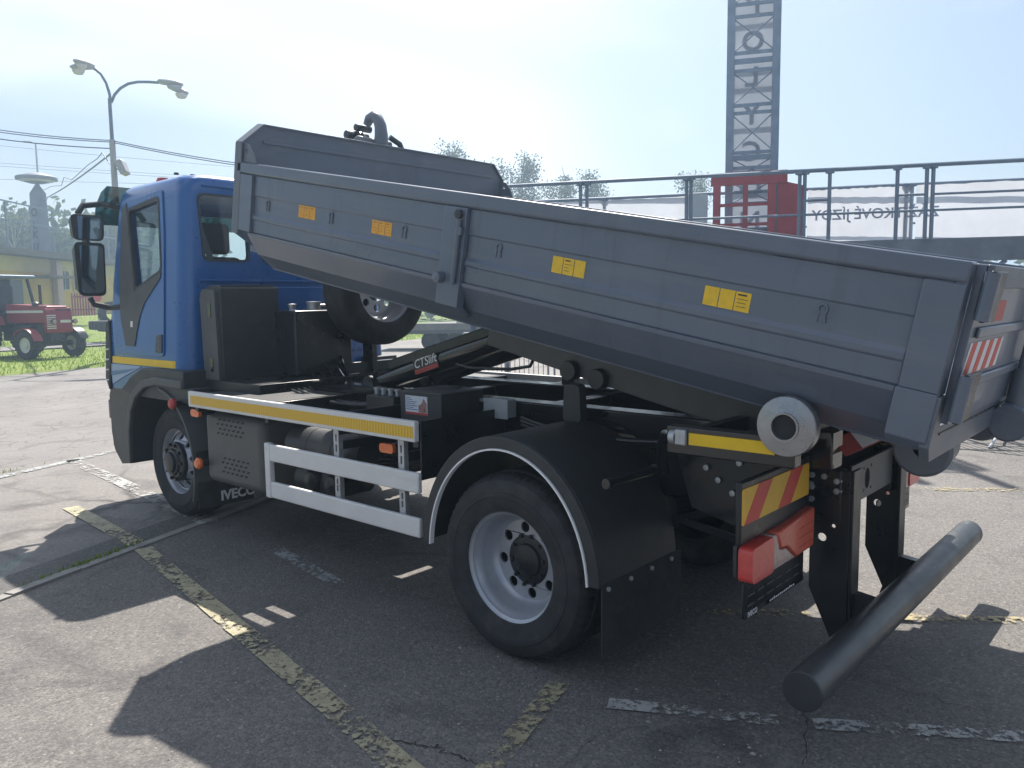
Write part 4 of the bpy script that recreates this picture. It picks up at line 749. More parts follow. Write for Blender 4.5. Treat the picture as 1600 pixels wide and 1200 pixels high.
# ------------------------------------------------------------------ container on the hook-lift
BZ = .70
Cn = thing('hooklift_container', 'dark grey tipped dropside container body resting on the truck', 'container', O - NN*BZ, (0, TILT, 0))
def L3(s, y, n): return (-s, y, n+BZ)
WC = 2.46
def cY(y, sd): return y if sd == 0 else WC-y
for sd in (0, 1):
    s1 = 1 if sd == 0 else -1
    def strip(name, prof, s0, s1_, m, parent=Cn, bevel=.004, thick=.03):   # profile (y,n) outer skin extruded along s with thickness
        pr = prof + [(y+thick, n) for y, n in reversed(prof)]
        mb = MB(); mb.prism(pr, lambda a, b: L3(s0, cY(a, sd), b), lambda a, b: L3(s1_, cY(a, sd), b)); return obj(name, mb, m, parent, bevel, smooth=14)
    PP = [(.014, -.072), (.014, -.192), (.020, -.200), (.020, -.302), (.013, -.312), (.007, -.320), (.007, -.340), (.014, -.348), (.016, -.425)]
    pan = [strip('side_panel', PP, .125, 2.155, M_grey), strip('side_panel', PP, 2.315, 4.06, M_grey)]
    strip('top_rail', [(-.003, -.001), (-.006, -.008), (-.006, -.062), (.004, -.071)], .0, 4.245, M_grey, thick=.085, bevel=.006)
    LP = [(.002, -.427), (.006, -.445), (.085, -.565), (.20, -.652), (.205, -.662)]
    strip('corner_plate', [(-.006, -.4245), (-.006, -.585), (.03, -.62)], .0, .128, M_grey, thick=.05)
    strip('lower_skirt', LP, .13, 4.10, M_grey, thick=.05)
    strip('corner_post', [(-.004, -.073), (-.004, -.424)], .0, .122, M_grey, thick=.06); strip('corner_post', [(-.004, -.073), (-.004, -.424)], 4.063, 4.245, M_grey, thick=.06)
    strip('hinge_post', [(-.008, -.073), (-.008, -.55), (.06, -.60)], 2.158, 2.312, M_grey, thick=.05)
    mb = MB(); mb.tube([L3(2.19, cY(-.022, sd), -.13), L3(2.19, cY(-.022, sd), -.44)], .013, 10); mb.box(-2.225, -2.165, *sorted((cY(-.03, sd), cY(-.015, sd))), BZ-.20, BZ-.165); obj('locking_bar', mb, M_grey, Cn)
    mb = MB(); mb.lathe([(.022, 0), (.022, -.012*s1), (0, -.014*s1)], L3(2.20, cY(-.016, sd), -.105), 14); obj('locking_knob', mb, M_black, Cn)
    mb = MB(); mb.lathe([(.028, 0), (.026, -.035*s1), (0, -.04*s1)], L3(2.285, cY(-.012, sd), -.42), 14); obj('hinge_boss', mb, M_grey, Cn)
    for s in (3.9, 3.25, 2.62, 1.95, .42):
        mb = MB(); q = L3(s, cY(.016, sd), -.245); pts = [(q[0]+.016*math.cos(a), q[1], q[2]+.018+.016*math.sin(a)) for a in [R(-50+280*k/12) for k in range(13)]]
        mb.tube([(q[0]+.015, q[1], q[2]-.028)] + pts + [(q[0]-.015, q[1], q[2]-.028)], .0045, 8); obj('lashing_ring', mb, M_grey, Cn)
        mb = MB(); mb.box(q[0]-.008, q[0]+.008, *sorted((cY(.017, sd), cY(.0195, sd))), q[2]-.03, q[2]+.02); obj('ring_slot', mb, M_grey, Cn)
    for k, (sa, sb, nn, m) in enumerate(((3.575, 3.405, -.236, M_stick), (2.888, 2.72, -.243, M_stick), (1.628, 1.445, -.254, M_sticky), (.878, .684, -.258, M_sticky))):
        w = (sa-sb)/3
        for j in range(3):
            a = sa-j*w-.002; b = a-w+.004; mb = MB(); x0, x1 = -a, -b; y0, y1 = sorted((cY(.0182, sd), cY(.0196, sd))); mb.box(x0, x1, y0, y1, nn+BZ-.036, nn+BZ+.036); st = obj('label_sticker', mb, m, pan[0 if sa > 2.3 else 1])
            if (k == 2 and j == 1) or (k == 3 and j == 2) or k < 2:
                mb = MB(); y0, y1 = sorted((cY(.0176, sd), cY(.0181, sd)))
                for r in range(4):
                    z = nn+BZ+.022-r*.014; mb.box(x0+.008, x0+.008+(x1-x0-.016)*random.uniform(.5, 1), y0, y1, z, z+(.006 if r == 0 else .002))
                obj('sticker_print', mb, M_ink if k > 1 else mat('print_brown', (.45, .2, .02), .6), st)
    # bulkhead side gusset
    mb = MB(); mb.prism([(4.22, .0), (4.22, .118), (4.16, .112), (4.10, .06), (4.06, .0)], lambda s, n: L3(s, cY(.012, sd), n), lambda s, n: L3(s, cY(.024, sd), n), [circ(4.175, .07, .014, n=10)]); obj('bulkhead_gusset', mb, M_greyl, Cn, .002)
    # rear roller
    q = L3(.14, cY(.72, sd), -.745); mb = MB(); mb.lathe([(.03, -.10), (.10, -.10), (.112, -.088), (.112, -.07), (.095, -.066), (.095, .10), (.03, .10)], q, 36); rr = obj('rear_roller', mb, M_greyl, Cn)
    mb = MB(); y0, y1 = sorted((cY(.595, sd), cY(.615, sd))); mb.prism([(-.26, BZ-.60), (-.02, BZ-.60), (-.10, BZ-.70), (-.16, BZ-.72), (-.22, BZ-.70)], XZ(y0), XZ(y1)); obj('roller_bracket', mb, M_grey, Cn, .004)
    mb = MB(); y0, y1 = sorted((cY(.86, sd), cY(.94, sd))); mb.box(-3.9, -.1, y0, y1, BZ-.66, BZ-.56); obj('skid_beam', mb, M_grey, Cn, .006)
# front bulkhead
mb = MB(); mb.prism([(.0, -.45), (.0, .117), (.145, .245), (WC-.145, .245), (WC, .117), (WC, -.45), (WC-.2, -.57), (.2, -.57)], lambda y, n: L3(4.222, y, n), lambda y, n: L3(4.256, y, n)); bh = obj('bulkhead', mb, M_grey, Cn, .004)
def rim3(pts, w): m_ = MB(); [m_.bar(L3(4.24, *pts[i]), L3(4.24, *pts[i+1]), w, .05) for i in range(len(pts)-1)]; return m_
mb = MB(); pts = [(0, -.45), (0, .117), (.145, .245), (WC-.145, .245), (WC, .117), (WC, -.45)]
for i in range(5): mb.bar(L3(4.24, *pts[i]), L3(4.24, *pts[i+1]), .012, .075, (1, 0, 0))
obj('bulkhead_edge', mb, M_greyl, bh, .002)
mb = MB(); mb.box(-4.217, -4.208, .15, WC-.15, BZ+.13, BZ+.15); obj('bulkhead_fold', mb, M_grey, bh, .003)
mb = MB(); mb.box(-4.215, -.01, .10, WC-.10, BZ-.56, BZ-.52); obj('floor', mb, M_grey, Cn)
# rear frame and twin doors
def yz(name, poly, x0, x1, m, parent=Cn, bevel=.004, holes=()): mb = MB(); mb.prism(poly, lambda a, b: (x0, a, b+BZ), lambda a, b: (x1, a, b+BZ), holes); return obj(name, mb, m, parent, bevel)
sill = yz('rear_sill', [(.0, -.43), (.075, -.43), (.075, -.535), (WC-.075, -.535), (WC-.075, -.43), (WC, -.43), (WC, -.50), (WC-.05, -.655), (.05, -.655), (0, -.60)], -.02, .012, M_greyl)
yz('sill_fold', [(.085, -.565), (WC-.085, -.565), (WC-.085, -.558), (.085, -.558)], .012, .016, M_black, sill, 0)
for sd in (0, 1):
    ya = lambda a: cY(a, sd)
    dr = yz('rear_door', [(ya(.055), -.005), (ya(1.225), -.005), (ya(1.225), -.525), (ya(.085), -.525)], .002, .030, M_grey, Cn)
    yz('door_top_beam', [(ya(.065), -.003), (ya(1.222), -.003), (ya(1.222), -.075), (ya(.065), -.075)], .0305, .052, M_greyl, dr)
    for n0 in (-.205, -.375): yz('door_rib', [(ya(.14), n0), (ya(1.20), n0), (ya(1.20), n0-.035), (ya(.14), n0-.035)], .0305, .042, M_grey, dr, .008)
    yz('edge_profile', [(ya(.002), -.005), (ya(.054), -.005), (ya(.084), -.43), (ya(.002), -.43)], -.03, .0015, M_greyl, Cn)
    for n0 in (-.105, -.43):
        h = yz('door_hinge', [(ya(.015), n0+.085), (ya(.20), n0+.085), (ya(.17), n0-.075), (ya(.015), n0-.075)], .0535, .068, M_black, dr)
        mb = MB(); mb.tube([(.058, ya(.03), BZ+n0+.08), (.058, ya(.03), BZ+n0-.07)], .022, 12); obj('hinge_knuckle', mb, M_grey, h)
    yz('red_reflector', [(ya(.23), -.12), (ya(.50), -.12), (ya(.50), -.19), (ya(.21), -.19)], .031, .033, M_redref, dr, 0)
    wp = yz('white_stripe_field', [(ya(.11), -.255), (ya(.62), -.255), (ya(.60), -.36), (ya(.09), -.36)], .0305, .0325, M_white, dr, 0)
    for k in range(4): a = .12+k*.128; yz('red_stripe', [(ya(a+.02), -.2555), (ya(a+.082), -.2555), (ya(a+.042), -.3595), (ya(a-.02), -.3595)], .0326, .0336, M_yred, wp, 0)
    mb = MB(); mb.tube([(.062, ya(1.02), BZ-.02), (.062, ya(1.02), BZ-.60)], .018, 12).tube([(.07, ya(1.02), BZ-.40), (.075, ya(1.02), BZ-.62)], .04, 14); obj('lock_bar', mb, M_greyl, dr)
    q = (.07, ya(1.02), BZ-.62); mb = MB(); mb.lathe([(0, -.06), (.07, -.06), (.078, -.05), (.078, .05), (.07, .06), (0, .06)], q, 28); obj('lock_hook', mb, M_grey, dr)

# ------------------------------------------------------------------ elevated walkway, banners, tower (right background)
ZT = 3.53; ZD = 2.50
A1 = on(1600, 250, z=ZT); B1 = on(810, 290, z=ZT); A2 = on(1600, 278, z=ZT); B2 = on(948, 310, z=ZT)
def proj(p): d = Vector(p)-CAM; k = d.dot(FW); return 800+FPX*d.dot(RT)/k
def at_u(a, b, u):
    lo, hi = -3.0, 4.0
    for _ in range(60):
        m = (lo+hi)/2; q = b + (a-b)*m
        if (q-CAM).dot(FW) < .5 or proj(q) > u: hi = m
        else: lo = m
    return b + (a-b)*lo
WD = (A1-B1).normalized(); WNn = Vector((-WD.y, WD.x, 0)); WNn = WNn if WNn.dot(FW) > 0 else -WNn
E1 = A1 + WD*5; S1 = B1 - WD*2.5
E2d = (A2-B2); off = (B2-B1).dot(WNn); E2 = E1 + WNn*off; S2 = S1 + WNn*off
WK = thing('elevated_walkway', 'blue grey steel elevated walkway with tube railings behind the truck', 'walkway', (B1.x, B1.y, 0))
def wobj(name, mb, m, p, bevel=0): mb.v = [(x-B1.x, y-B1.y, z) for x, y, z in mb.v]; return obj(name, mb, m, p, bevel)
for P0, P1, nm in ((S1, E1, 'near'), (S2, E2, 'far')):
    mb = MB(); mb.tube([P0, P1], .030, 10); wobj('top_rail', mb, M_galv, WK)
    mb = MB(); mb.tube([P0-Vector((0, 0, .62)), P1-Vector((0, 0, .62))], .018, 8); wobj('mid_rail', mb, M_galv, WK)
def post(p, r=.028, z0=ZD): mb = MB(); mb.tube([(p.x, p.y, z0), (p.x, p.y, ZT)], r, 8); mb.box(p.x-.05, p.x+.05, p.y-.04, p.y+.04, ZT-.05, ZT-.012); wobj('railing_post', mb, M_galv, WK)
for u in (540, 700, 907, 917, 1073, 1080, 1250, 1258, 1297, 1403, 1449, 1459, 1700, 1900): post(at_u(A1, B1, u))
for u in (640, 944, 1076, 1415, 1424, 1720): post(at_u(A2, B2, u))
def seg(u0, u1, dz, r=.018):
    a = at_u(A1, B1, u0); b = at_u(A1, B1, u1); mb = MB(); mb.tube([(a.x, a.y, ZT-dz), (b.x, b.y, ZT-dz)], r, 8); wobj('infill_rail', mb, M_galv, WK)
seg(1258, 1297, .42); seg(1403, 1449, .40); seg(1459, 2000, .40)
mb = MB(); a, b = S1, E1; h = .16
mb.add([(a.x, a.y, ZD-.30), (b.x, b.y, ZD-.30), (b.x, b.y, ZD+.02), (a.x, a.y, ZD+.02)] + [(a.x+WNn.x*.08, a.y+WNn.y*.08, ZD-.30), (b.x+WNn.x*.08, b.y+WNn.y*.08, ZD-.30), (b.x+WNn.x*.08, b.y+WNn.y*.08, ZD+.02), (a.x+WNn.x*.08, a.y+WNn.y*.08, ZD+.02)], [(0, 1, 2, 3), (4, 7, 6, 5), (0, 4, 5, 1), (3, 2, 6, 7)]); wobj('edge_beam', mb, mat('walkway_beam', (.15, .175, .215), .6, var=.25, vscale=3), WK)
mb = MB(); q = [S1+WNn*.08, E1+WNn*.08, E2, S2]; mb.add([(p.x, p.y, ZD-.06) for p in q] + [(p.x, p.y, ZD-.02) for p in q], [(0, 3, 2, 1), (4, 5, 6, 7), (0, 1, 5, 4), (2, 3, 7, 6)]); wobj('deck', mb, M_galv, WK)
k = 0
Lw = (E1-S1).length
for i in range(int(Lw/2.2)+1):
    for P0, sgn in ((S1, .04), (S2, -.02)):
        p = P0 + WD*(i*2.2+1.7); mb = MB(); mb.tube([(p.x+WNn.x*sgn, p.y+WNn.y*sgn, 0), (p.x+WNn.x*sgn, p.y+WNn.y*sgn, ZD-.30)], .05, 8)
        p2 = p + WD*1.1; mb.tube([(p.x+WNn.x*sgn, p.y+WNn.y*sgn, 1.3), (p2.x+WNn.x*sgn, p2.y+WNn.y*sgn, ZD-.30)], .03, 8); wobj('support_leg', mb, M_galv, WK)
# banners tied to the far railing, print facing away
def banner(u0, u1, label, txt, red=False):
    a = at_u(A2, B2, u0) - WNn*.035; b = at_u(A2, B2, u1) - WNn*.035; N = 40; z0, z1 = ZD+.12, ZT-.04; mb = MB()
    for i in range(N+1):
        p = a + (b-a)*i/N; sag = .006*math.sin(i*1.9)+.004*math.sin(i*.7+1)
        for j, z in enumerate((z0, z0+.3, (z0+z1)/2, z1-.3, z1)): w = WNn*(.007*math.sin(i*.9+j*1.3)*(1 if 0 < j < 4 else .3)); mb.v.append((p.x+w.x, p.y+w.y, z+(sag if j == 4 else 0)))
    for i in range(N):
        for j in range(4): mb.f.append((i*5+j, (i+1)*5+j, (i+1)*5+j+1, i*5+j+1))
    o = tag(obj('banner', mb, M_banner, smooth=80), label, 'banner', 'banners on the far walkway railing')
    c = (a+b)/2 - WNn*.06
    for s, off, zz, sz, m in txt:
        q = c + WD*off; text('banner_print', s, sz, m, o, basis((q.x, q.y, zz), tuple(-WD), (0, 0, 1)), .0008, .004)
    return o
banner(1262, 1428, 'pale banner seen from behind with grey mirrored lettering beside the red frame', [('ZÁŽITKOVÉ JÍZDY', .22, 3.06, .235, M_bprint)])
banner(1432, 1980, 'long pale banner seen from behind at the right end of the walkway', [])
banner(700, 1100, 'pale banner seen from behind on the walkway left of the tower', [])
# lattice tower with vertical letter board
TZ0 = 0; tl = at_u(A2, B2, 1134) - WNn*.30; trr = at_u(A2, B2, 1213) - WNn*.30; tw = (trr-tl).length
TW = thing('lattice_tower', 'tall grey steel lattice tower with pale vertical letter board and red base frame', 'tower', (tl.x, tl.y, 0))
def tobj(name, mb, m, p=TW, bevel=0): mb.v = [(x-tl.x, y-tl.y, z) for x, y, z in mb.v]; return obj(name, mb, m, p, bevel)
tx = (trr-tl).normalized(); ty = WNn; H_ = 8.6
def tp(a, b, z): q = tl + tx*(a*tw) + ty*(b*tw); return Vector((q.x, q.y, z))
for a in (.06, .93):
    for b in (0, .95): mb = MB(); mb.bar(tp(a, b, 0), tp(a, b, H_), .125 if b == 0 else .06, .08, tuple(ty)); tobj('tower_leg', mb, M_tower)
def zpix(v): return (CAM + ray(1175, v)*((tl-CAM).dot(WNn)/ray(1175, v).dot(WNn))).z
bays = [360, 318, 283, 262, 246, 238, 176, 164, 110, 95, 82, 25, 6, -50, -64, -120]
for i, v in enumerate(bays):
    z = zpix(v)
    for b in ((0, .95) if i % 2 == 0 else (0,)): mb = MB(); mb.bar(tp(.07, b, z), tp(.92, b, z), .03, .085 if v in (95, 246, -64) else .055); tobj('tower_rung', mb, M_tower)
for v0, v1 in ((318, 283), (283, 246), (238, 176), (164, 110), (82, 25), (6, -50), (-64, -120)):
    z0, z1 = zpix(v0), zpix(v1)
    for (a, c2) in ((.08, .92), (.92, .08)): mb = MB(); mb.tube([tp(a, .02, z0), tp(c2, .02, z1)], .011, 6); tobj('tower_brace', mb, M_tower)
for b0 in (.06, .93):
    for k in range(8): mb = MB(); mb.tube([tp(b0, 0, .6+k), tp(b0, .95, 1.5+k)], .012, 6); tobj('tower_brace', mb, M_tower)
pb = MB(); z0, z1 = 2.3, H_-.05; q = [tp(.14, .80, z0), tp(.90, .80, z0), tp(.90, .80, z1), tp(.14, .80, z1)]; pb.add(q + [p+ty*.004 for p in q], [(0, 1, 2, 3), (7, 6, 5, 4), (0, 4, 5, 1), (2, 6, 7, 3), (1, 5, 6, 2), (0, 3, 7, 4)]); lb = tobj('letter_board', pb, M_banner)
for ch, v in zip('POLYGON', (-14, 48, 106, 168, 228, 288, 342)):
    q = tp(.50, .77, zpix(v)); text('board_letter', ch, .46, M_bprint, lb, basis((q.x-tl.x, q.y-tl.y, q.z), tuple(-tx), (0, 0, 1)), .0008, .012)
ra = at_u(A2, B2, 1112) - WNn*.62; rb = at_u(A2, B2, 1226) - WNn*.62; rc = at_u(A2, B2, 1252) - WNn*.62; zt = zpix(277)
def rp(p, z): return Vector((p.x, p.y, z))
mb = MB(); mb.bar(rp(ra, zt-.06), rp(rb, zt-.06), .10, .20); rf = tobj('red_frame', mb, M_redsteel)
for f in (.08, .46, .80): p = ra + (rb-ra)*f; mb = MB(); mb.bar(rp(p, 0), rp(p, zt-.16), .08, .12 if f != .46 else .08, tuple(tx)); tobj('red_frame_post', mb, M_redsteel, TW)
for z in (zt-.48, zt-.80): mb = MB(); mb.bar(rp(ra+(rb-ra)*.1, z), rp(ra+(rb-ra)*.8, z), .04, .05); tobj('red_frame_rail', mb, M_redsteel, TW)
mb = MB(); q = [rp(rb-(rb-ra)*.12, 0), rp(rc, 0), rp(rc, zt-.22), rp(rb-(rb-ra)*.02, zt-.14), rp(rb-(rb-ra)*.12, zt-.125)]; mb.add(q + [p+WNn*.03 for p in q], [(0, 1, 2, 3, 4), (9, 8, 7, 6, 5), (0, 5, 6, 1), (1, 6, 7, 2), (2, 7, 8, 3), (3, 8, 9, 4)]); tobj('red_side_panel', mb, M_redsteel, TW)
mb = MB(); p = ra - WD*.05; q = [rp(p-WD*.32, ZD), rp(p, ZD), rp(p, zt-.28), rp(p-WD*.32, zt-.26)]; mb.add(q + [k_+WNn*.02 for k_ in q], [(0, 1, 2, 3), (7, 6, 5, 4), (0, 4, 5, 1), (2, 6, 7, 3), (1, 5, 6, 2), (0, 3, 7, 4)]); tobj('grey_side_panel', mb, M_boxg, TW)

# ------------------------------------------------------------------ crowd barriers
def barrier(p0, p1, label):
    p0 = Vector((p0[0], p0[1], 0)); p1 = Vector((p1[0], p1[1], 0)); d = p1-p0; L = d.length; rz = math.atan2(d.y, d.x)
    b = thing('crowd_barrier', label, 'barrier', p0, (0, 0, rz), 'galvanised crowd barriers behind the truck')
    mb = MB(); mb.tube([(0, 0, .18), (0, 0, 1.05), (.05, 0, 1.1), (L-.05, 0, 1.1), (L, 0, 1.05), (L, 0, .18)], .02, 10); obj('frame', mb, M_zinc, b)
    mb = MB(); mb.tube([(0, 0, .2), (L, 0, .2)], .014, 8); obj('bottom_rail', mb, M_zinc, b)
    for i in range(1, int(L/.12)): mb = MB(); mb.tube([(i*.12, 0, .2), (i*.12, 0, 1.1)], .008, 6, False); obj('bar', mb, M_zinc, b)
    for x in (.25, L-.25):
        mb = MB(); mb.tube([(x, -.36, .012), (x, -.20, .05), (x, 0, .14), (x, .20, .05), (x, .36, .012)], .016, 8).tube([(x, 0, .14), (x, 0, .2)], .016, 8); obj('foot', mb, M_zinc, b)
f0 = on(1555, 694, z=0); f1 = on(830, 618, z=0); dd = (f1-f0); dl = dd.length; dd.normalize(); kk = max(1, int(dl/2.45)); labs = ['crowd barrier whose foot shows under the rear doors of the container', 'second crowd barrier from the right behind the truck', 'third crowd barrier from the right behind the truck', 'fourth crowd barrier from the right behind the truck chassis', 'fifth crowd barrier from the right behind the truck chassis', 'leftmost crowd barrier seen through the gap under the container']
p = f0 - dd*.28
for i in range(min(kk+1, 6)): barrier((p.x, p.y), (p.x+dd.x*2.3, p.y+dd.y*2.3), labs[i] if i < kk else labs[5]); p = p + dd*2.45

# ------------------------------------------------------------------ flatbed trailer seen through the gap
q = on(700, 545, z=0); dr_ = RT.copy(); dr_.z = 0; rz = math.atan2(RT.y, RT.x) - .12
tr = thing('flatbed_trailer', 'low grey flatbed trailer parked on the far side of the yard', 'trailer', (q.x, q.y, 0), (0, 0, rz))
mb = MB(); mb.box(-2.4, 2.4, -.9, .9, .58, .72); obj('bed', mb, mat('trailer_grey', (.12, .13, .14), .6), tr, .02)
mb = MB(); mb.box(-2.35, 2.35, -.925, -.905, .70, .95); obj('side_board', mb, mat('trailer_board', (.20, .20, .19), .6, var=.2), tr, .01)
mb = MB(); mb.box(-.9, 1.3, -.8, .2, .721, .85); obj('yellow_load', mb, mat('yellow_load', (.30, .26, .03), .7, var=.3), tr, .03)
for x in (-.45, .45):
    for y in (-.80, .80): mb = MB(); mb.lathe([(0, -.1), (.18, -.1), (.30, -.09), (.33, -.05), (.33, .05), (.30, .09), (.18, .1), (0, .1)], (x, y, .33), 28); obj('wheel', mb, M_rubber, tr)
mb = MB(); mb.bar((2.4, 0, .6), (3.6, 0, .5), .1, .1); obj('drawbar', mb, M_black, tr)

# ------------------------------------------------------------------ ochre building with roof railing (left background)
def bpt(u, v, d): return at(u, v, d)
e0 = at(0, 383, 42); e1 = at(180, 411, 56); ez = (e0.z+e1.z)/2; bd = Vector((e1.x-e0.x, e1.y-e0.y, 0)); bL = bd.length; bd.normalize(); bn = Vector((-bd.y, bd.x, 0)); bn = bn if bn.dot(e0-CAM) > 0 else -bn
S0 = Vector((e0.x, e0.y, 0)) - bd*8; BL = bL+12
BG = thing('ochre_building', 'low ochre workshop building with flat roof railing behind the tractor', 'building', (S0.x, S0.y, 0), (0, 0, math.atan2(bd.y, bd.x)))
sgn = 1 if Vector((-math.sin(math.atan2(bd.y, bd.x)), math.cos(math.atan2(bd.y, bd.x)), 0)).dot(bn) > 0 else -1
def bb_(x0, x1, y0, y1, z0, z1): m_ = MB(); ya, yb = sorted((y0*sgn, y1*sgn)); m_.box(x0, x1, ya, yb, z0, z1); return m_
obj('wall', bb_(0, BL, 0, 9, -.2, ez-.35), M_wall, BG)
obj('wall_band', bb_(-.02, BL+.02, -.04, -.002, ez-1.15, ez-.36), M_wallw, BG)
obj('roof', bb_(-.5, BL+.5, -.9, 9.5, ez-.34, ez), M_roofd, BG)
def bx(u):                                              # distance along the facade at photo column u
    r = ray(u, 450); a = (S0-CAM).dot(bn)/r.dot(bn); return (CAM+r*a-S0).dot(bd)
for u, w, z0, z1, nm in ((12, 2.6, 1.0, 3.4, 'gate'), (100, 1.1, 2.6, 3.9, 'window'), (120, 1.1, 2.6, 3.9, 'window'), (-25, 2.6, 1.0, 3.4, 'gate'), (142, 1.2, 1.0, 3.2, 'door')):
    x = bx(u); w_ = obj(nm, bb_(x-w/2, x+w/2, -.10, -.045, z0, z1), M_wallw if nm != 'gate' else M_roofd, BG)
    if nm == 'window':
        for k in (-1, 1): obj('pane', bb_(x+k*w*.24-w*.2, x+k*w*.24+w*.2, -.12, -.101, z0+.1, z1-.1), M_dglass, w_)
x = bx(83); obj('awning', bb_(x-3.6, x, -1.6, -.05, 3.3, 3.42), M_roofd, BG); obj('pilaster', bb_(x-.15, x+.55, -.35, -.05, .8, ez-.4), mat('pale_pink', (.50, .36, .34), .8), BG)
rh = 2.35
for dz in (0, .95): mb = bb_(-.5, BL+.3, -.84, -.78, ez+rh-dz-.05, ez+rh-dz+.02); obj('roof_rail', mb, M_galv, BG)
for i in range(int(BL/2.4)+1): obj('rail_post', bb_(i*2.4, i*2.4+.07, -.83, -.77, ez, ez+rh-.05), M_galv, BG)
# red picket fence in front of the building end
fa = at(112, 488, 44); fb = at(150, 488, 44.5); fz = 1.0; fd = Vector((fb.x-fa.x, fb.y-fa.y, 0)); fl = fd.length; ff = thing('picket_fence', 'dark red picket fence in front of the ochre building', 'fence', (fa.x, fa.y, fa.z-.2), (0, 0, math.atan2(fd.y, fd.x)))
for i in range(9): mb = MB(); w = fl/9; mb.box(i*w+.02, i*w+w-.03, -.02, .02, 0, 1.25); obj('picket', mb, M_redsteel, ff)
for z in (.3, 1.0): mb = MB(); mb.box(0, fl, .021, .06, z, z+.08); obj('fence_rail', mb, M_redsteel, ff)
sg_ = at(152, 410+54, 41); sgz = sg_.z; RS = thing('road_sign', 'red round road sign on a thin post beside the picket fence', 'sign', (sg_.x, sg_.y, .9))
axr = RT0; mb = MB(); mb.tube([(0, 0, 0), (0, 0, sgz-.9+.1)], .04, 8); obj('sign_post', mb, M_zinc, RS)
mb = MB(); pts = circ(0, 0, .27, n=8, a0=R(22.5)); mb.prism(pts, lambda a, b: (axr.x*a+.05*FW.x*-1, axr.y*a-.05*FW.y, sgz-.9+b), lambda a, b: (axr.x*a-.07*FW.x, axr.y*a-.07*FW.y, sgz-.9+b)); obj('sign_face', mb, mat('sign_red', (.6, .05, .04), .5), RS)
# old tractor tyres lying on the grass
for (u, v, d, rr, lb) in ((160, 508, 34, .52, 'old tractor tyre lying on the grass nearest the truck cab'), (172, 511, 35, .50, 'old tractor tyre lying beside the cab corner on the grass'), (174, 490, 36, .55, 'old tractor tyre standing behind the lying tyres')):
    p = at(u, v, d); st = 'standing' in lb; mb = MB(); mod = lambda i, k: (.93 if (k % 2 and i in (2, 3)) else 1)
    mb.lathe([(rr*.5, -.14), (rr*.75, -.19), (rr, -.17), (rr, .17), (rr*.75, .19), (rr*.5, .14)], (0, 0, 0), 40, axis='x' if st else 'z', mod=mod, close=True)
    o = tag(obj('tractor_tyre', mb, M_rubber), lb, 'tyre', 'old tyres on the grass'); o.location = p

# ------------------------------------------------------------------ red tractor
tq = at(40, 560, 25); tq2 = at(122, 553, 26.3); fxd = Vector((tq2.x-tq.x, tq2.y-tq.y, 0)); trk = fxd.length; fxd.normalize(); mid = Vector(((tq.x+tq2.x)/2, (tq.y+tq2.y)/2, .07))
hd = Vector((fxd.y, -fxd.x, 0)); hd = hd if hd.dot(FW) < 0 else -hd
hd = (hd + RT0*.55).normalized()
TR = thing('red_tractor', 'old dark red farm tractor with grey cab parked on the grass', 'tractor', mid, (0, 0, math.atan2(hd.y, hd.x)))
hw = trk/2
for sy in (1, -1):
    w = part('front_wheel', TR, (0, sy*hw, .46)); mod = lambda i, k: (.92 if (k % 2 and 2 <= i <= 5) else 1)
    mb = MB(); mb.lathe([(.24, -.10), (.36, -.13), (.44, -.12), (.46, -.06), (.46, .06), (.44, .12), (.36, .13), (.24, .10)], (0, 0, 0), 44, mod=mod); obj('tyre', mb, M_rubber, w)
    mb = MB(); mb.lathe([(.25, -sy*-.09), (.22, sy*.06), (.10, sy*.05), (.09, sy*.09), (0, sy*.09)], (0, 0, 0), 32).lathe([(.25, -.09), (.2, 0), (.25, .09)], (0, 0, 0), 32); obj('rim', mb, M_trwhite, w)
    fr = [(lambda p, q, a=R(15+k*13): ((.50+q)*math.cos(a), p, (.50+q)*math.sin(a))) for k in range(11)]
    mb = MB(); mb.sweep([(-.15, 0), (.15, 0), (.15, .02), (-.15, .02)], fr); obj('mudguard', mb, M_tracred if sy < 0 else M_black, w)
    w = part('rear_wheel', TR, (-2.15, sy*.80, .78)); mb = MB(); mb.lathe([(.42, -.16), (.60, -.21), (.75, -.2), (.79, -.1), (.79, .1), (.75, .2), (.60, .21), (.42, .16)], (0, 0, 0), 52, mod=mod); obj('tyre', mb, M_rubber, w)
    mb = MB(); mb.lathe([(.43, .1), (.3, .02), (.0, .02)], (0, 0, 0), 32); obj('rim', mb, M_trwhite, w)
    mb = MB(); fr = [(lambda p, q, a=R(20+k*15): ((.86+q)*math.cos(a), p, (.86+q)*math.sin(a))) for k in range(9)]; mb.sweep([(-.25, 0), (.25, 0), (.25, .03), (-.25, .03)], fr); obj('rear_mudguard', mb, M_tracred, w)
mb = MB(); mb.box(-.08, .08, -hw+.1, hw-.1, .40, .55); obj('front_axle', mb, M_black, TR)
mb = MB(); mb.box(-1.9, .32, -.26, .26, .55, 1.11); obj('engine_block', mb, M_black, TR, .03)
mb = MB(); mb.prism([(-1.55, 1.12), (-1.55, 1.74), (.36, 1.66), (.42, 1.45), (.40, 1.12)], XZ(-.36), XZ(.36)); hdn = obj('bonnet', mb, M_tracred, TR, .03, 3)
mb = MB(); mb.prism([(.33, .80), (.43, .84), (.44, 1.50), (.36, 1.62)], XZ(-.46), XZ(.46)); gp_ = obj('front_panel', mb, M_tracred, TR, .03, 3)
for k in range(7): mb = MB(); mb.box(.436, .452, -.44, -.13, 0.95+k*.066, .985+k*.066); obj('grille_slat', mb, M_trwhite, gp_)
for k in range(4): mb = MB(); mb.box(.40-.012*k, .437, -.10, .44, 1.42+k*.045, 1.437+k*.045); obj('louvre', mb, M_black, gp_)
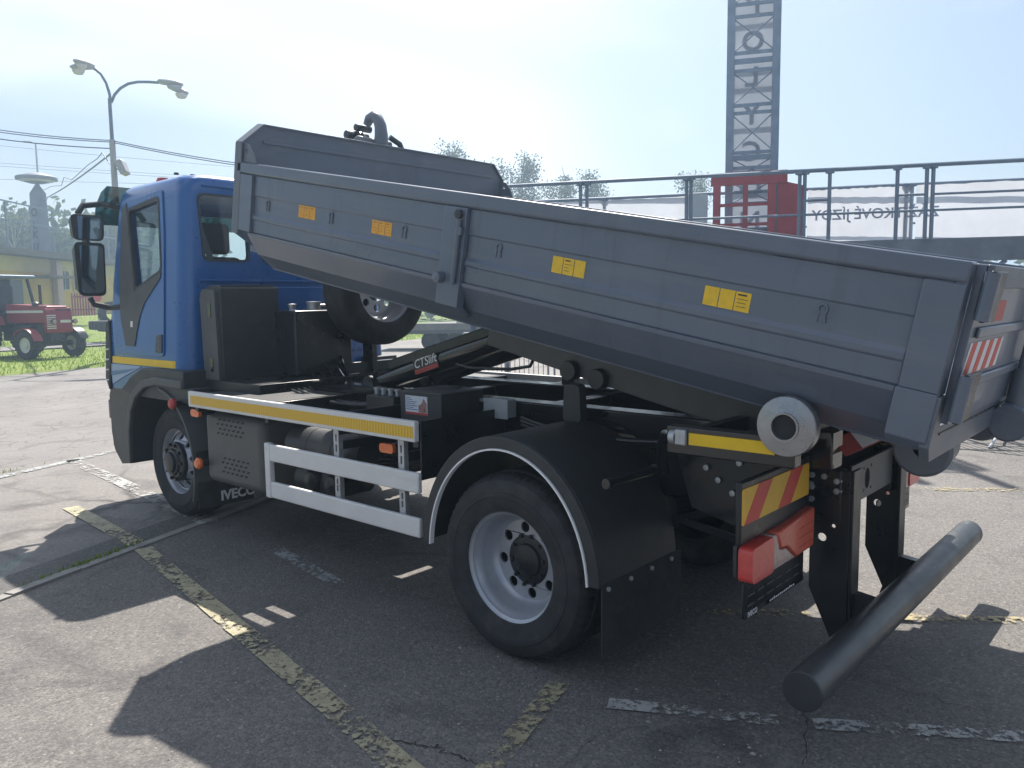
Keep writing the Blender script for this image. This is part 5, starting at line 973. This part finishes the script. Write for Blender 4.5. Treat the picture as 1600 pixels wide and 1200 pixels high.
mb = MB(); mb.box(.440, .450, 0.02, .40, 1.13, 1.22); bdg = obj('badge', mb, M_trwhite, gp_)
for y in (-.24, .50): mb = MB(); mb.lathe([(0, 0), (.05, .0), (.085, .08), (.085, .10), (0, .115)], (.42, y, 1.17), 20, axis='x'); hl = obj('headlamp', mb, M_black, gp_); mb = MB(); mb.lathe([(.075, .101), (.05, .118), (0, .122)], (.42, y, 1.17), 20, axis='x'); obj('headlamp_lens', mb, M_clear, hl)
mb = MB(); mb.box(-1.5, .2, -.372, -.362, 1.45, 1.53); obj('bonnet_stripe', mb, M_trwhite, hdn)
mb = MB(); mb.box(-2.75, -1.5, -.72, .72, .85, 1.45); obj('cab_lower', mb, M_black, TR, .03)
for (x, y, x2) in ((-1.52, -.68, -1.78), (-1.52, .68, -1.78), (-2.72, -.68, -2.66), (-2.72, .68, -2.66)): mb = MB(); mb.bar((x, y, 1.4), (x2, y*.92, 2.55), .07, .07); obj('cab_pillar', mb, M_black, TR)
mb = MB(); mb.add([(-1.53, -.62, 1.46), (-1.53, .62, 1.46), (-1.77, .58, 2.5), (-1.77, -.58, 2.5)], [(0, 1, 2, 3)]); obj('windscreen', mb, M_glass, TR, smooth=0)
for y in (-.68, .68): mb = MB(); mb.add([(-1.55, y, 1.46), (-2.70, y, 1.46), (-2.66, y*.93, 2.5), (-1.79, y*.93, 2.5)], [(0, 1, 2, 3)]); obj('side_window', mb, M_glass, TR, smooth=0)
mb = MB(); mb.box(-2.95, -1.55, -.78, .78, 2.56, 2.68); obj('cab_roof', mb, M_galv, TR, .05, 3)
mb = MB(); mb.box(-2.68, -2.35, -.55, .55, 1.45, 2.35); obj('seat', mb, M_seat, TR, .08, 3)
mb = MB(); mb.box(-2.80, -2.74, -.70, .70, 1.45, 2.55); obj('cab_rear_wall', mb, M_black, TR, .02)
mb = MB(); mb.box(-1.2, -.4, -.40, -.27, .62, 1.08); obj('fuel_pump', mb, M_black, TR, .04)
mb = MB(); mb.lathe([(.10, 0), (.11, .12), (.06, .16), (0, .17)], (-.2, -.30, 1.64), 16, axis='z'); obj('air_filter', mb, M_black, TR)
mb = MB(); mb.tube([(-1.75+.05*math.sin(a), .2*math.cos(a), 1.62+.17*math.sin(a)) for a in [2*math.pi*k/20 for k in range(21)]], .015, 6); obj('steering_wheel', mb, M_black, TR)
mb = MB(); mb.tube([(-.9, .40, 1.5), (-.9, .40, 2.35)], .045, 10); obj('exhaust_pipe', mb, M_black, TR)

# ------------------------------------------------------------------ street lamp, pylon sign, mast, wires
LD = 24.0
def lp(u, v, d=LD): return at(u, v, d)
b0 = lp(174, 200); SL = thing('street_lamp', 'tall double armed street lamp with floodlight behind the blue cab', 'street lamp', (b0.x, b0.y, 0))
def sobj(name, pts, r, n, m, par): mb = MB(); mb.tube([Vector(p)-Vector((b0.x, b0.y, 0)) for p in pts], r, n); return obj(name, mb, m, par)
zc = lp(176, 218).z; zf = lp(174, 155).z
sobj('lower_pole', [(b0.x, b0.y, 0), (b0.x, b0.y, zc)], [.11, .085], 12, M_lampg, SL); sobj('upper_pole', [(b0.x, b0.y, zc), (b0.x, b0.y, zf)], [.055, .05], 12, M_galv, SL)
armR = [lp(174, 160), lp(179, 148), lp(188, 138), lp(200, 131), lp(215, 128), lp(232, 128), lp(248, 129)]; armL = [lp(173, 160), lp(171, 146), lp(166, 130), lp(158, 116), lp(150, 109), lp(143, 105)]
sobj('lamp_arm', armR, .042, 10, M_galv, SL); sobj('lamp_arm', armL, .042, 10, M_galv, SL)
def head(pa, pb, par, r=.17, r2=.24):
    a = Vector(pa); b = Vector(pb); d = (b-a).normalized(); side = d.cross(Vector((0, 0, 1))).normalized(); upv = side.cross(d); mb = MB(); L = (b-a).length; pr_ = [(0, .05), (.08, .12), (.45, .15), (.75, .14), (.95, .09), (1.0, .03)]
    for t, w in pr_:
        c = a+d*(L*t)-Vector((b0.x, b0.y, 0)); mb.v += [tuple(c + side*(w*1.15*math.cos(2*math.pi*k/14)) + upv*(w*.62*math.sin(2*math.pi*k/14))) for k in range(14)]
    for i in range(len(pr_)-1):
        for k in range(14): mb.f.append((i*14+k, i*14+(k+1) % 14, (i+1)*14+(k+1) % 14, (i+1)*14+k))
    mb.f.append(tuple(range(14))); mb.f.append(tuple((len(pr_)-1)*14+k for k in range(14)))
    o = obj('lamp_head', mb, M_lampg, par)
    m2 = MB(); c = a+d*(L*.72)-Vector((b0.x, b0.y, 0))-upv*.10; m2.lathe([(.0, -.13), (.12, -.10), (.17, -.02), (.17, .02), (0, .03)], c, 16, axis='z'); obj('lamp_bowl', m2, M_trwhite, o)
head(lp(247, 127), lp(286, 132), SL); head(lp(262, 134), lp(294, 146), SL); head(lp(143, 103), lp(118, 94, LD-1.0), SL); head(lp(144, 105), lp(112, 104, LD-.9), SL)
fl = lp(192, 262); q = fl-Vector((b0.x, b0.y, 0)); mb = MB(); ax_ = (RT0*.9+Vector((0, 0, .35))).normalized(); ay_ = FW.cross(ax_).normalized(); az_ = ax_.cross(ay_)
mb.obox(q, ax_, ay_, az_, .10, .22, .18); fo = obj('floodlight', mb, M_lampg, SL, .05, 2); sobj('floodlight_bracket', [(b0.x, b0.y, lp(180, 262).z), lp(188, 265)], .025, 8, M_galv, SL)
# pylon sign
PD = 50; pb0 = at(66, 400, PD); PY = thing('sign_pylon', 'narrow grey pylon sign with vertical letters and lens shaped board on top', 'sign', (pb0.x, pb0.y, 0)); zz0 = 0; ztop = at(60, 296, PD).z
yv = Vector((FW.x, FW.y, 0)).normalized(); c45 = (RT0*.92 - yv*.4).normalized(); d45 = Vector((-c45.y, c45.x, 0)); hwp = .42
mb = MB()
for z, k in ((0, 1.25), (ztop-.3, .85), (ztop+.3, .12)): mb.v += [tuple(c45*(i*hwp*k)+d45*(j*hwp*k*.8)+Vector((0, 0, z))) for i, j in ((-1, -1), (1, -1), (1, 1), (-1, 1))]
for i in range(2):
    for k in range(4): mb.f.append((i*4+k, i*4+(k+1) % 4, (i+1)*4+(k+1) % 4, (i+1)*4+k))
mb.f.append((0, 3, 2, 1)); mb.f.append((8, 9, 10, 11)); cl = obj('column', mb, mat('pylon_grey', (.16, .18, .22), .6, var=.15, vscale=2), PY)
for ch, v in (('O', 334), ('L', 353), ('K', 368), ('U', 387)): z = at(66, v, PD).z; text('pylon_letter', ch, .70, M_ink, cl, basis(Vector((0, 0, z)) - d45*(hwp*.8*(1.25-.4*z/ztop)+.03) + c45*.0, tuple(c45), (0, 0, 1)), .004, .01)
zb = at(59, 280, PD).z; a_ = at(30, 279, PD); b_ = at(88, 281, PD); rw = (b_-a_).length/2
mb = MB(); mb.tube([(0, 0, ztop+.2), (0, 0, zb)], .05, 8); obj('stem', mb, M_lampg, PY)
mb = MB(); mb.lathe([(0, .32), (rw*.3, .30), (rw*.96, .07), (rw, .03), (rw, -.12), (rw*.35, -.33), (0, -.35)], (0, 0, zb), 40, axis='z'); br = obj('lens_board', mb, MATS['pylon_grey'], PY)
mb = MB(); mb.lathe([(rw*.90, -.15), (rw*.62, -.24), (rw*.58, -.245)], (0, 0, zb-.012), 40, axis='z'); obj('board_light_band', mb, M_trwhite, br)
# slim mast
MD = 60; m0 = at(61, 300, MD); LM = thing('lamp_mast', 'slim grey lamp mast with one short arm behind the pylon sign', 'lamp post', (m0.x, m0.y, 0))
t0 = at(60, 224, MD); mb = MB(); mb.tube([(0, 0, 0), (0, 0, t0.z-.1), (-RT0.x*.3, -RT0.y*.3, t0.z+.05)], [.11, .06, .04], 8); obj('pole', mb, M_lampg, LM)
mb = MB(); e = at(42, 222, MD)-at(60, 224, MD); mb.tube([Vector((-RT0.x*.3, -RT0.y*.3, t0.z+.05)), Vector((e.x, e.y, t0.z+.08))], [.05, .07], 8); obj('lamp_arm', mb, M_lampg, LM)
# overhead wires
M_wire = mat('wire', (.02, .05, .09), .6)
def wire(pts, r, label, m=M_wire):
    P_ = []; a = [at(*q) for q in pts]
    for i in range(len(a)-1):
        for k in range(8): t = k/8; p = a[i].lerp(a[i+1], t); p.z -= .12*4*t*(1-t); P_.append(p)
    P_.append(a[-1]); mb = MB(); mb.tube(P_, r, 6); return tag(obj('overhead_wire', mb, m), label, 'wire', 'overhead wires on the left')
wire([(-120, 182, 26), (174, 219.5, 24), (520, 271, 25)], .014, 'upper one of the twin overhead wires crossing the lamp pole')
wire([(-120, 186, 26), (174, 222, 24), (520, 275, 25)], .014, 'lower one of the twin overhead wires crossing the lamp pole')
wire([(-120, 197, 26), (172, 232, 24)], .016, 'single dark overhead wire ending at the lamp pole from the left')
M_wiref = mat('wire_grey', (.22, .25, .30), .6)
for i, (v0, v1, lb) in enumerate(((212, 268, 'faint far wire just under the twin wires'), (243, 283, 'upper faint far wire left of the lamp pole'), (248, 287, 'faint far wire passing above the lens shaped sign'), (274, 291, 'lowest faint far wire at the lens shaped sign'))):
    wire([(-150, v0, 60), (460, v1, 62)], .016, lb, M_wiref)
wire([(172, 241, 24.2), (66, 312, 50)], .03, 'taut stay wire running down from the lamp pole to the pylon sign', M_wiref)
w_ = [(171, 256, 24.2), (160, 238, 25), (152, 248, 27), (137, 258, 29), (122, 272, 32), (112, 281, 35), (100, 277, 38), (96, 290, 40), (80, 291, 44), (66, 298, 49)]
mb = MB(); mb.tube([at(*q) for q in w_], .016, 6); tag(obj('overhead_wire', mb, M_wiref), 'slack coiled cable hanging beside the stay wire', 'wire', 'overhead wires on the left')

# ------------------------------------------------------------------ trees
def tree(base, H, spread, seed, label, dense=900, leaf=.13, droop=.5, group='birch trees beyond the walkway'):
    rg = random.Random(seed); t = thing('birch_tree', label, 'tree', base, (0, 0, 0), group)
    mb = MB(); pts = [Vector((0, 0, -.3))]
    for i in range(1, 8): pts.append(Vector((rg.uniform(-.12, .12)*i*.4, rg.uniform(-.12, .12)*i*.4, H*.95*i/7)))
    mb.tube(pts, [.018*H*(1-i/7.6) for i in range(8)], 8)
    tips = []
    for k in range(26):
        f = rg.uniform(.32, .97); i = min(6, int(f*7)); p = pts[i].lerp(pts[i+1], f*7-i) if i < 7 else pts[7]; a = rg.uniform(0, 6.28); L = spread*(1.05-f*.75)*rg.uniform(.6, 1.15)
        q1 = p + Vector((math.cos(a)*L*.5, math.sin(a)*L*.5, L*.55)); q2 = q1 + Vector((math.cos(a)*L*.5, math.sin(a)*L*.5, L*.15)); mb.tube([p, q1, q2], [.006*H*(1.1-f), .003*H*(1.1-f), .004], 5)
        for q in (q1.lerp(q2, .3), q2, p.lerp(q1, .7)):
            for _ in range(2): tips.append((q + Vector((rg.gauss(0, .25), rg.gauss(0, .25), rg.gauss(0, .2))), rg.uniform(.5, 1.8)*droop*H/10))
    obj('trunk', mb, M_bark, t)
    lb = MB()
    for _ in range(dense):
        q, dl_ = tips[rg.randrange(len(tips))]; f = rg.random(); c = q + Vector((rg.gauss(0, .16+.1*f), rg.gauss(0, .16+.1*f), -dl_*f + rg.gauss(0, .08)))
        n1 = Vector((rg.gauss(0, 1), rg.gauss(0, 1), rg.gauss(0, 1))).normalized(); n2 = n1.orthogonal().normalized(); s = leaf*rg.uniform(.6, 1.4)
        lb.add([c-n1*s, c+n2*s*.55, c+n1*s, c-n2*s*.55], [(0, 1, 2, 3)])
    obj('crown', lb, M_birch, t, smooth=0); return t
for i, (u, v, d, sp, lb, dn) in enumerate(((712, 205, 46, 2.3, 'tallest birch tree rising above the container front at left', 1500), (742, 240, 48, 1.5, 'small birch top close beside the tallest birch', 700), (776, 236, 50, 1.6, 'slim birch tree just left of the middle birch pair', 900), (815, 232, 50, 2.2, 'broad birch tree in the middle of the row', 1500), (880, 246, 52, 2.1, 'birch tree with drooping twigs right of the middle', 1500), (930, 256, 53, 1.9, 'rightmost birch of the row before the tower', 1300), (1085, 264, 50, 2.0, 'birch tree partly hidden by the left side of the tower', 1300))):
    p = at(u, v, d); tree((p.x, p.y, 0), p.z, sp*1.2, 40+i, lb, dn*5, .07, .95)
# far wood behind the building and round the yard
rg = random.Random(11); wb = MB()
for k in range(190):
    u = rg.uniform(-700, 2300); d = rg.uniform(64, 84); c = at(u, 470, d); left = u < 330
    h = (rg.uniform(6.0, 9.2) if left else rg.uniform(3.5, 6.0)); r = rg.uniform(2.2, 3.6); base = .8 if left else 0
    for j in range(150 if left else 70):
        a = rg.uniform(0, 6.28); e = rg.uniform(0, 1); rr = r*math.sqrt(rg.random())*(1-.5*e**2); q = Vector((c.x+math.cos(a)*rr, c.y+math.sin(a)*rr, base + h*e*rg.uniform(.8, 1.06)))
        n1 = Vector((rg.gauss(0, 1), rg.gauss(0, 1), rg.gauss(0, 1))).normalized(); n2 = n1.orthogonal().normalized(); s = rg.uniform(.22, .5); wb.add([q-n1*s, q+n2*s*.7, q+n1*s, q-n2*s*.7], [(0, 1, 2, 3)])
for k in range(130):
    u = rg.uniform(-260, 340); d = rg.uniform(66, 80); c = at(u, 470, d); h = rg.uniform(6.5, 10.0); r = rg.uniform(2.0, 3.4)
    for j in range(170):
        a = rg.uniform(0, 6.28); e = rg.uniform(0, 1); rr = r*math.sqrt(rg.random())*(1-.5*e**2); q = Vector((c.x+math.cos(a)*rr, c.y+math.sin(a)*rr, .8 + h*e*rg.uniform(.8, 1.04)))
        n1 = Vector((rg.gauss(0, 1), rg.gauss(0, 1), rg.gauss(0, 1))).normalized(); n2 = n1.orthogonal().normalized(); s = rg.uniform(.2, .42); wb.add([q-n1*s, q+n2*s*.7, q+n1*s, q-n2*s*.7], [(0, 1, 2, 3)])
stuff(obj('wood', wb, M_wood, smooth=0), 'green spring wood rising behind the building and the yard', 'wood')
mb = MB(); rg = random.Random(5); tips = []
TB = at(30, 478, 66); bt = thing('bare_tree', 'nearly leafless tree standing behind the roof railing', 'tree', (TB.x, TB.y, 2.6))
for k in range(9):
    a = rg.uniform(0, 6.28); p0 = Vector((0, 0, 3.0+rg.random())); p1 = p0 + Vector((math.cos(a)*1.1, math.sin(a)*1.1, 1.9)); p2 = p1 + Vector((math.cos(a)*1.0, math.sin(a)*1.0, rg.uniform(.3, 1.2))); mb.tube([p0, p1, p2], [.06, .035, .012], 5); tips += [p1, p2, p1.lerp(p2, .5)]
    for j in range(5): p3 = p1.lerp(p2, j/5) + Vector((rg.gauss(0, .5), rg.gauss(0, .5), rg.uniform(.1, .8))); mb.tube([p1.lerp(p2, j/5), p3], [.02, .006], 4); tips.append(p3)
mb.tube([(0, 0, 0), (0, 0, 3.6)], [.18, .11], 8); obj('trunk', mb, M_bark, bt); lb = MB()
for _ in range(900):
    c = rg.choice(tips) + Vector((rg.gauss(0, .2), rg.gauss(0, .2), rg.gauss(0, .2))); n1 = Vector((rg.gauss(0, 1), rg.gauss(0, 1), rg.gauss(0, 1))).normalized(); n2 = n1.orthogonal().normalized(); s = rg.uniform(.05, .1); lb.add([c-n1*s, c+n2*s*.6, c+n1*s, c-n2*s*.6], [(0, 1, 2, 3)])
obj('crown', lb, M_birch, bt, smooth=0)

# ------------------------------------------------------------------ hazy air
def haze(density):
    mb = MB(); mb.box(-405, 405, -405, 405, -1.0, 14.5); o = obj('haze', mb, M_black, smooth=0)
    m = bpy.data.materials.new('haze'); m.use_nodes = True; n = m.node_tree.nodes; n.clear(); out = n.new('ShaderNodeOutputMaterial'); v = n.new('ShaderNodeVolumePrincipled')
    v.inputs['Color'].default_value = (.58, .79, 1, 1); v.inputs['Density'].default_value = density; v.inputs['Anisotropy'].default_value = .6
    m.node_tree.links.new(v.outputs[0], out.inputs['Volume']); o.data.materials.clear(); o.data.materials.append(m)
    stuff(o, 'thin bright haze in the air over the whole yard', 'haze')
haze(.0045)
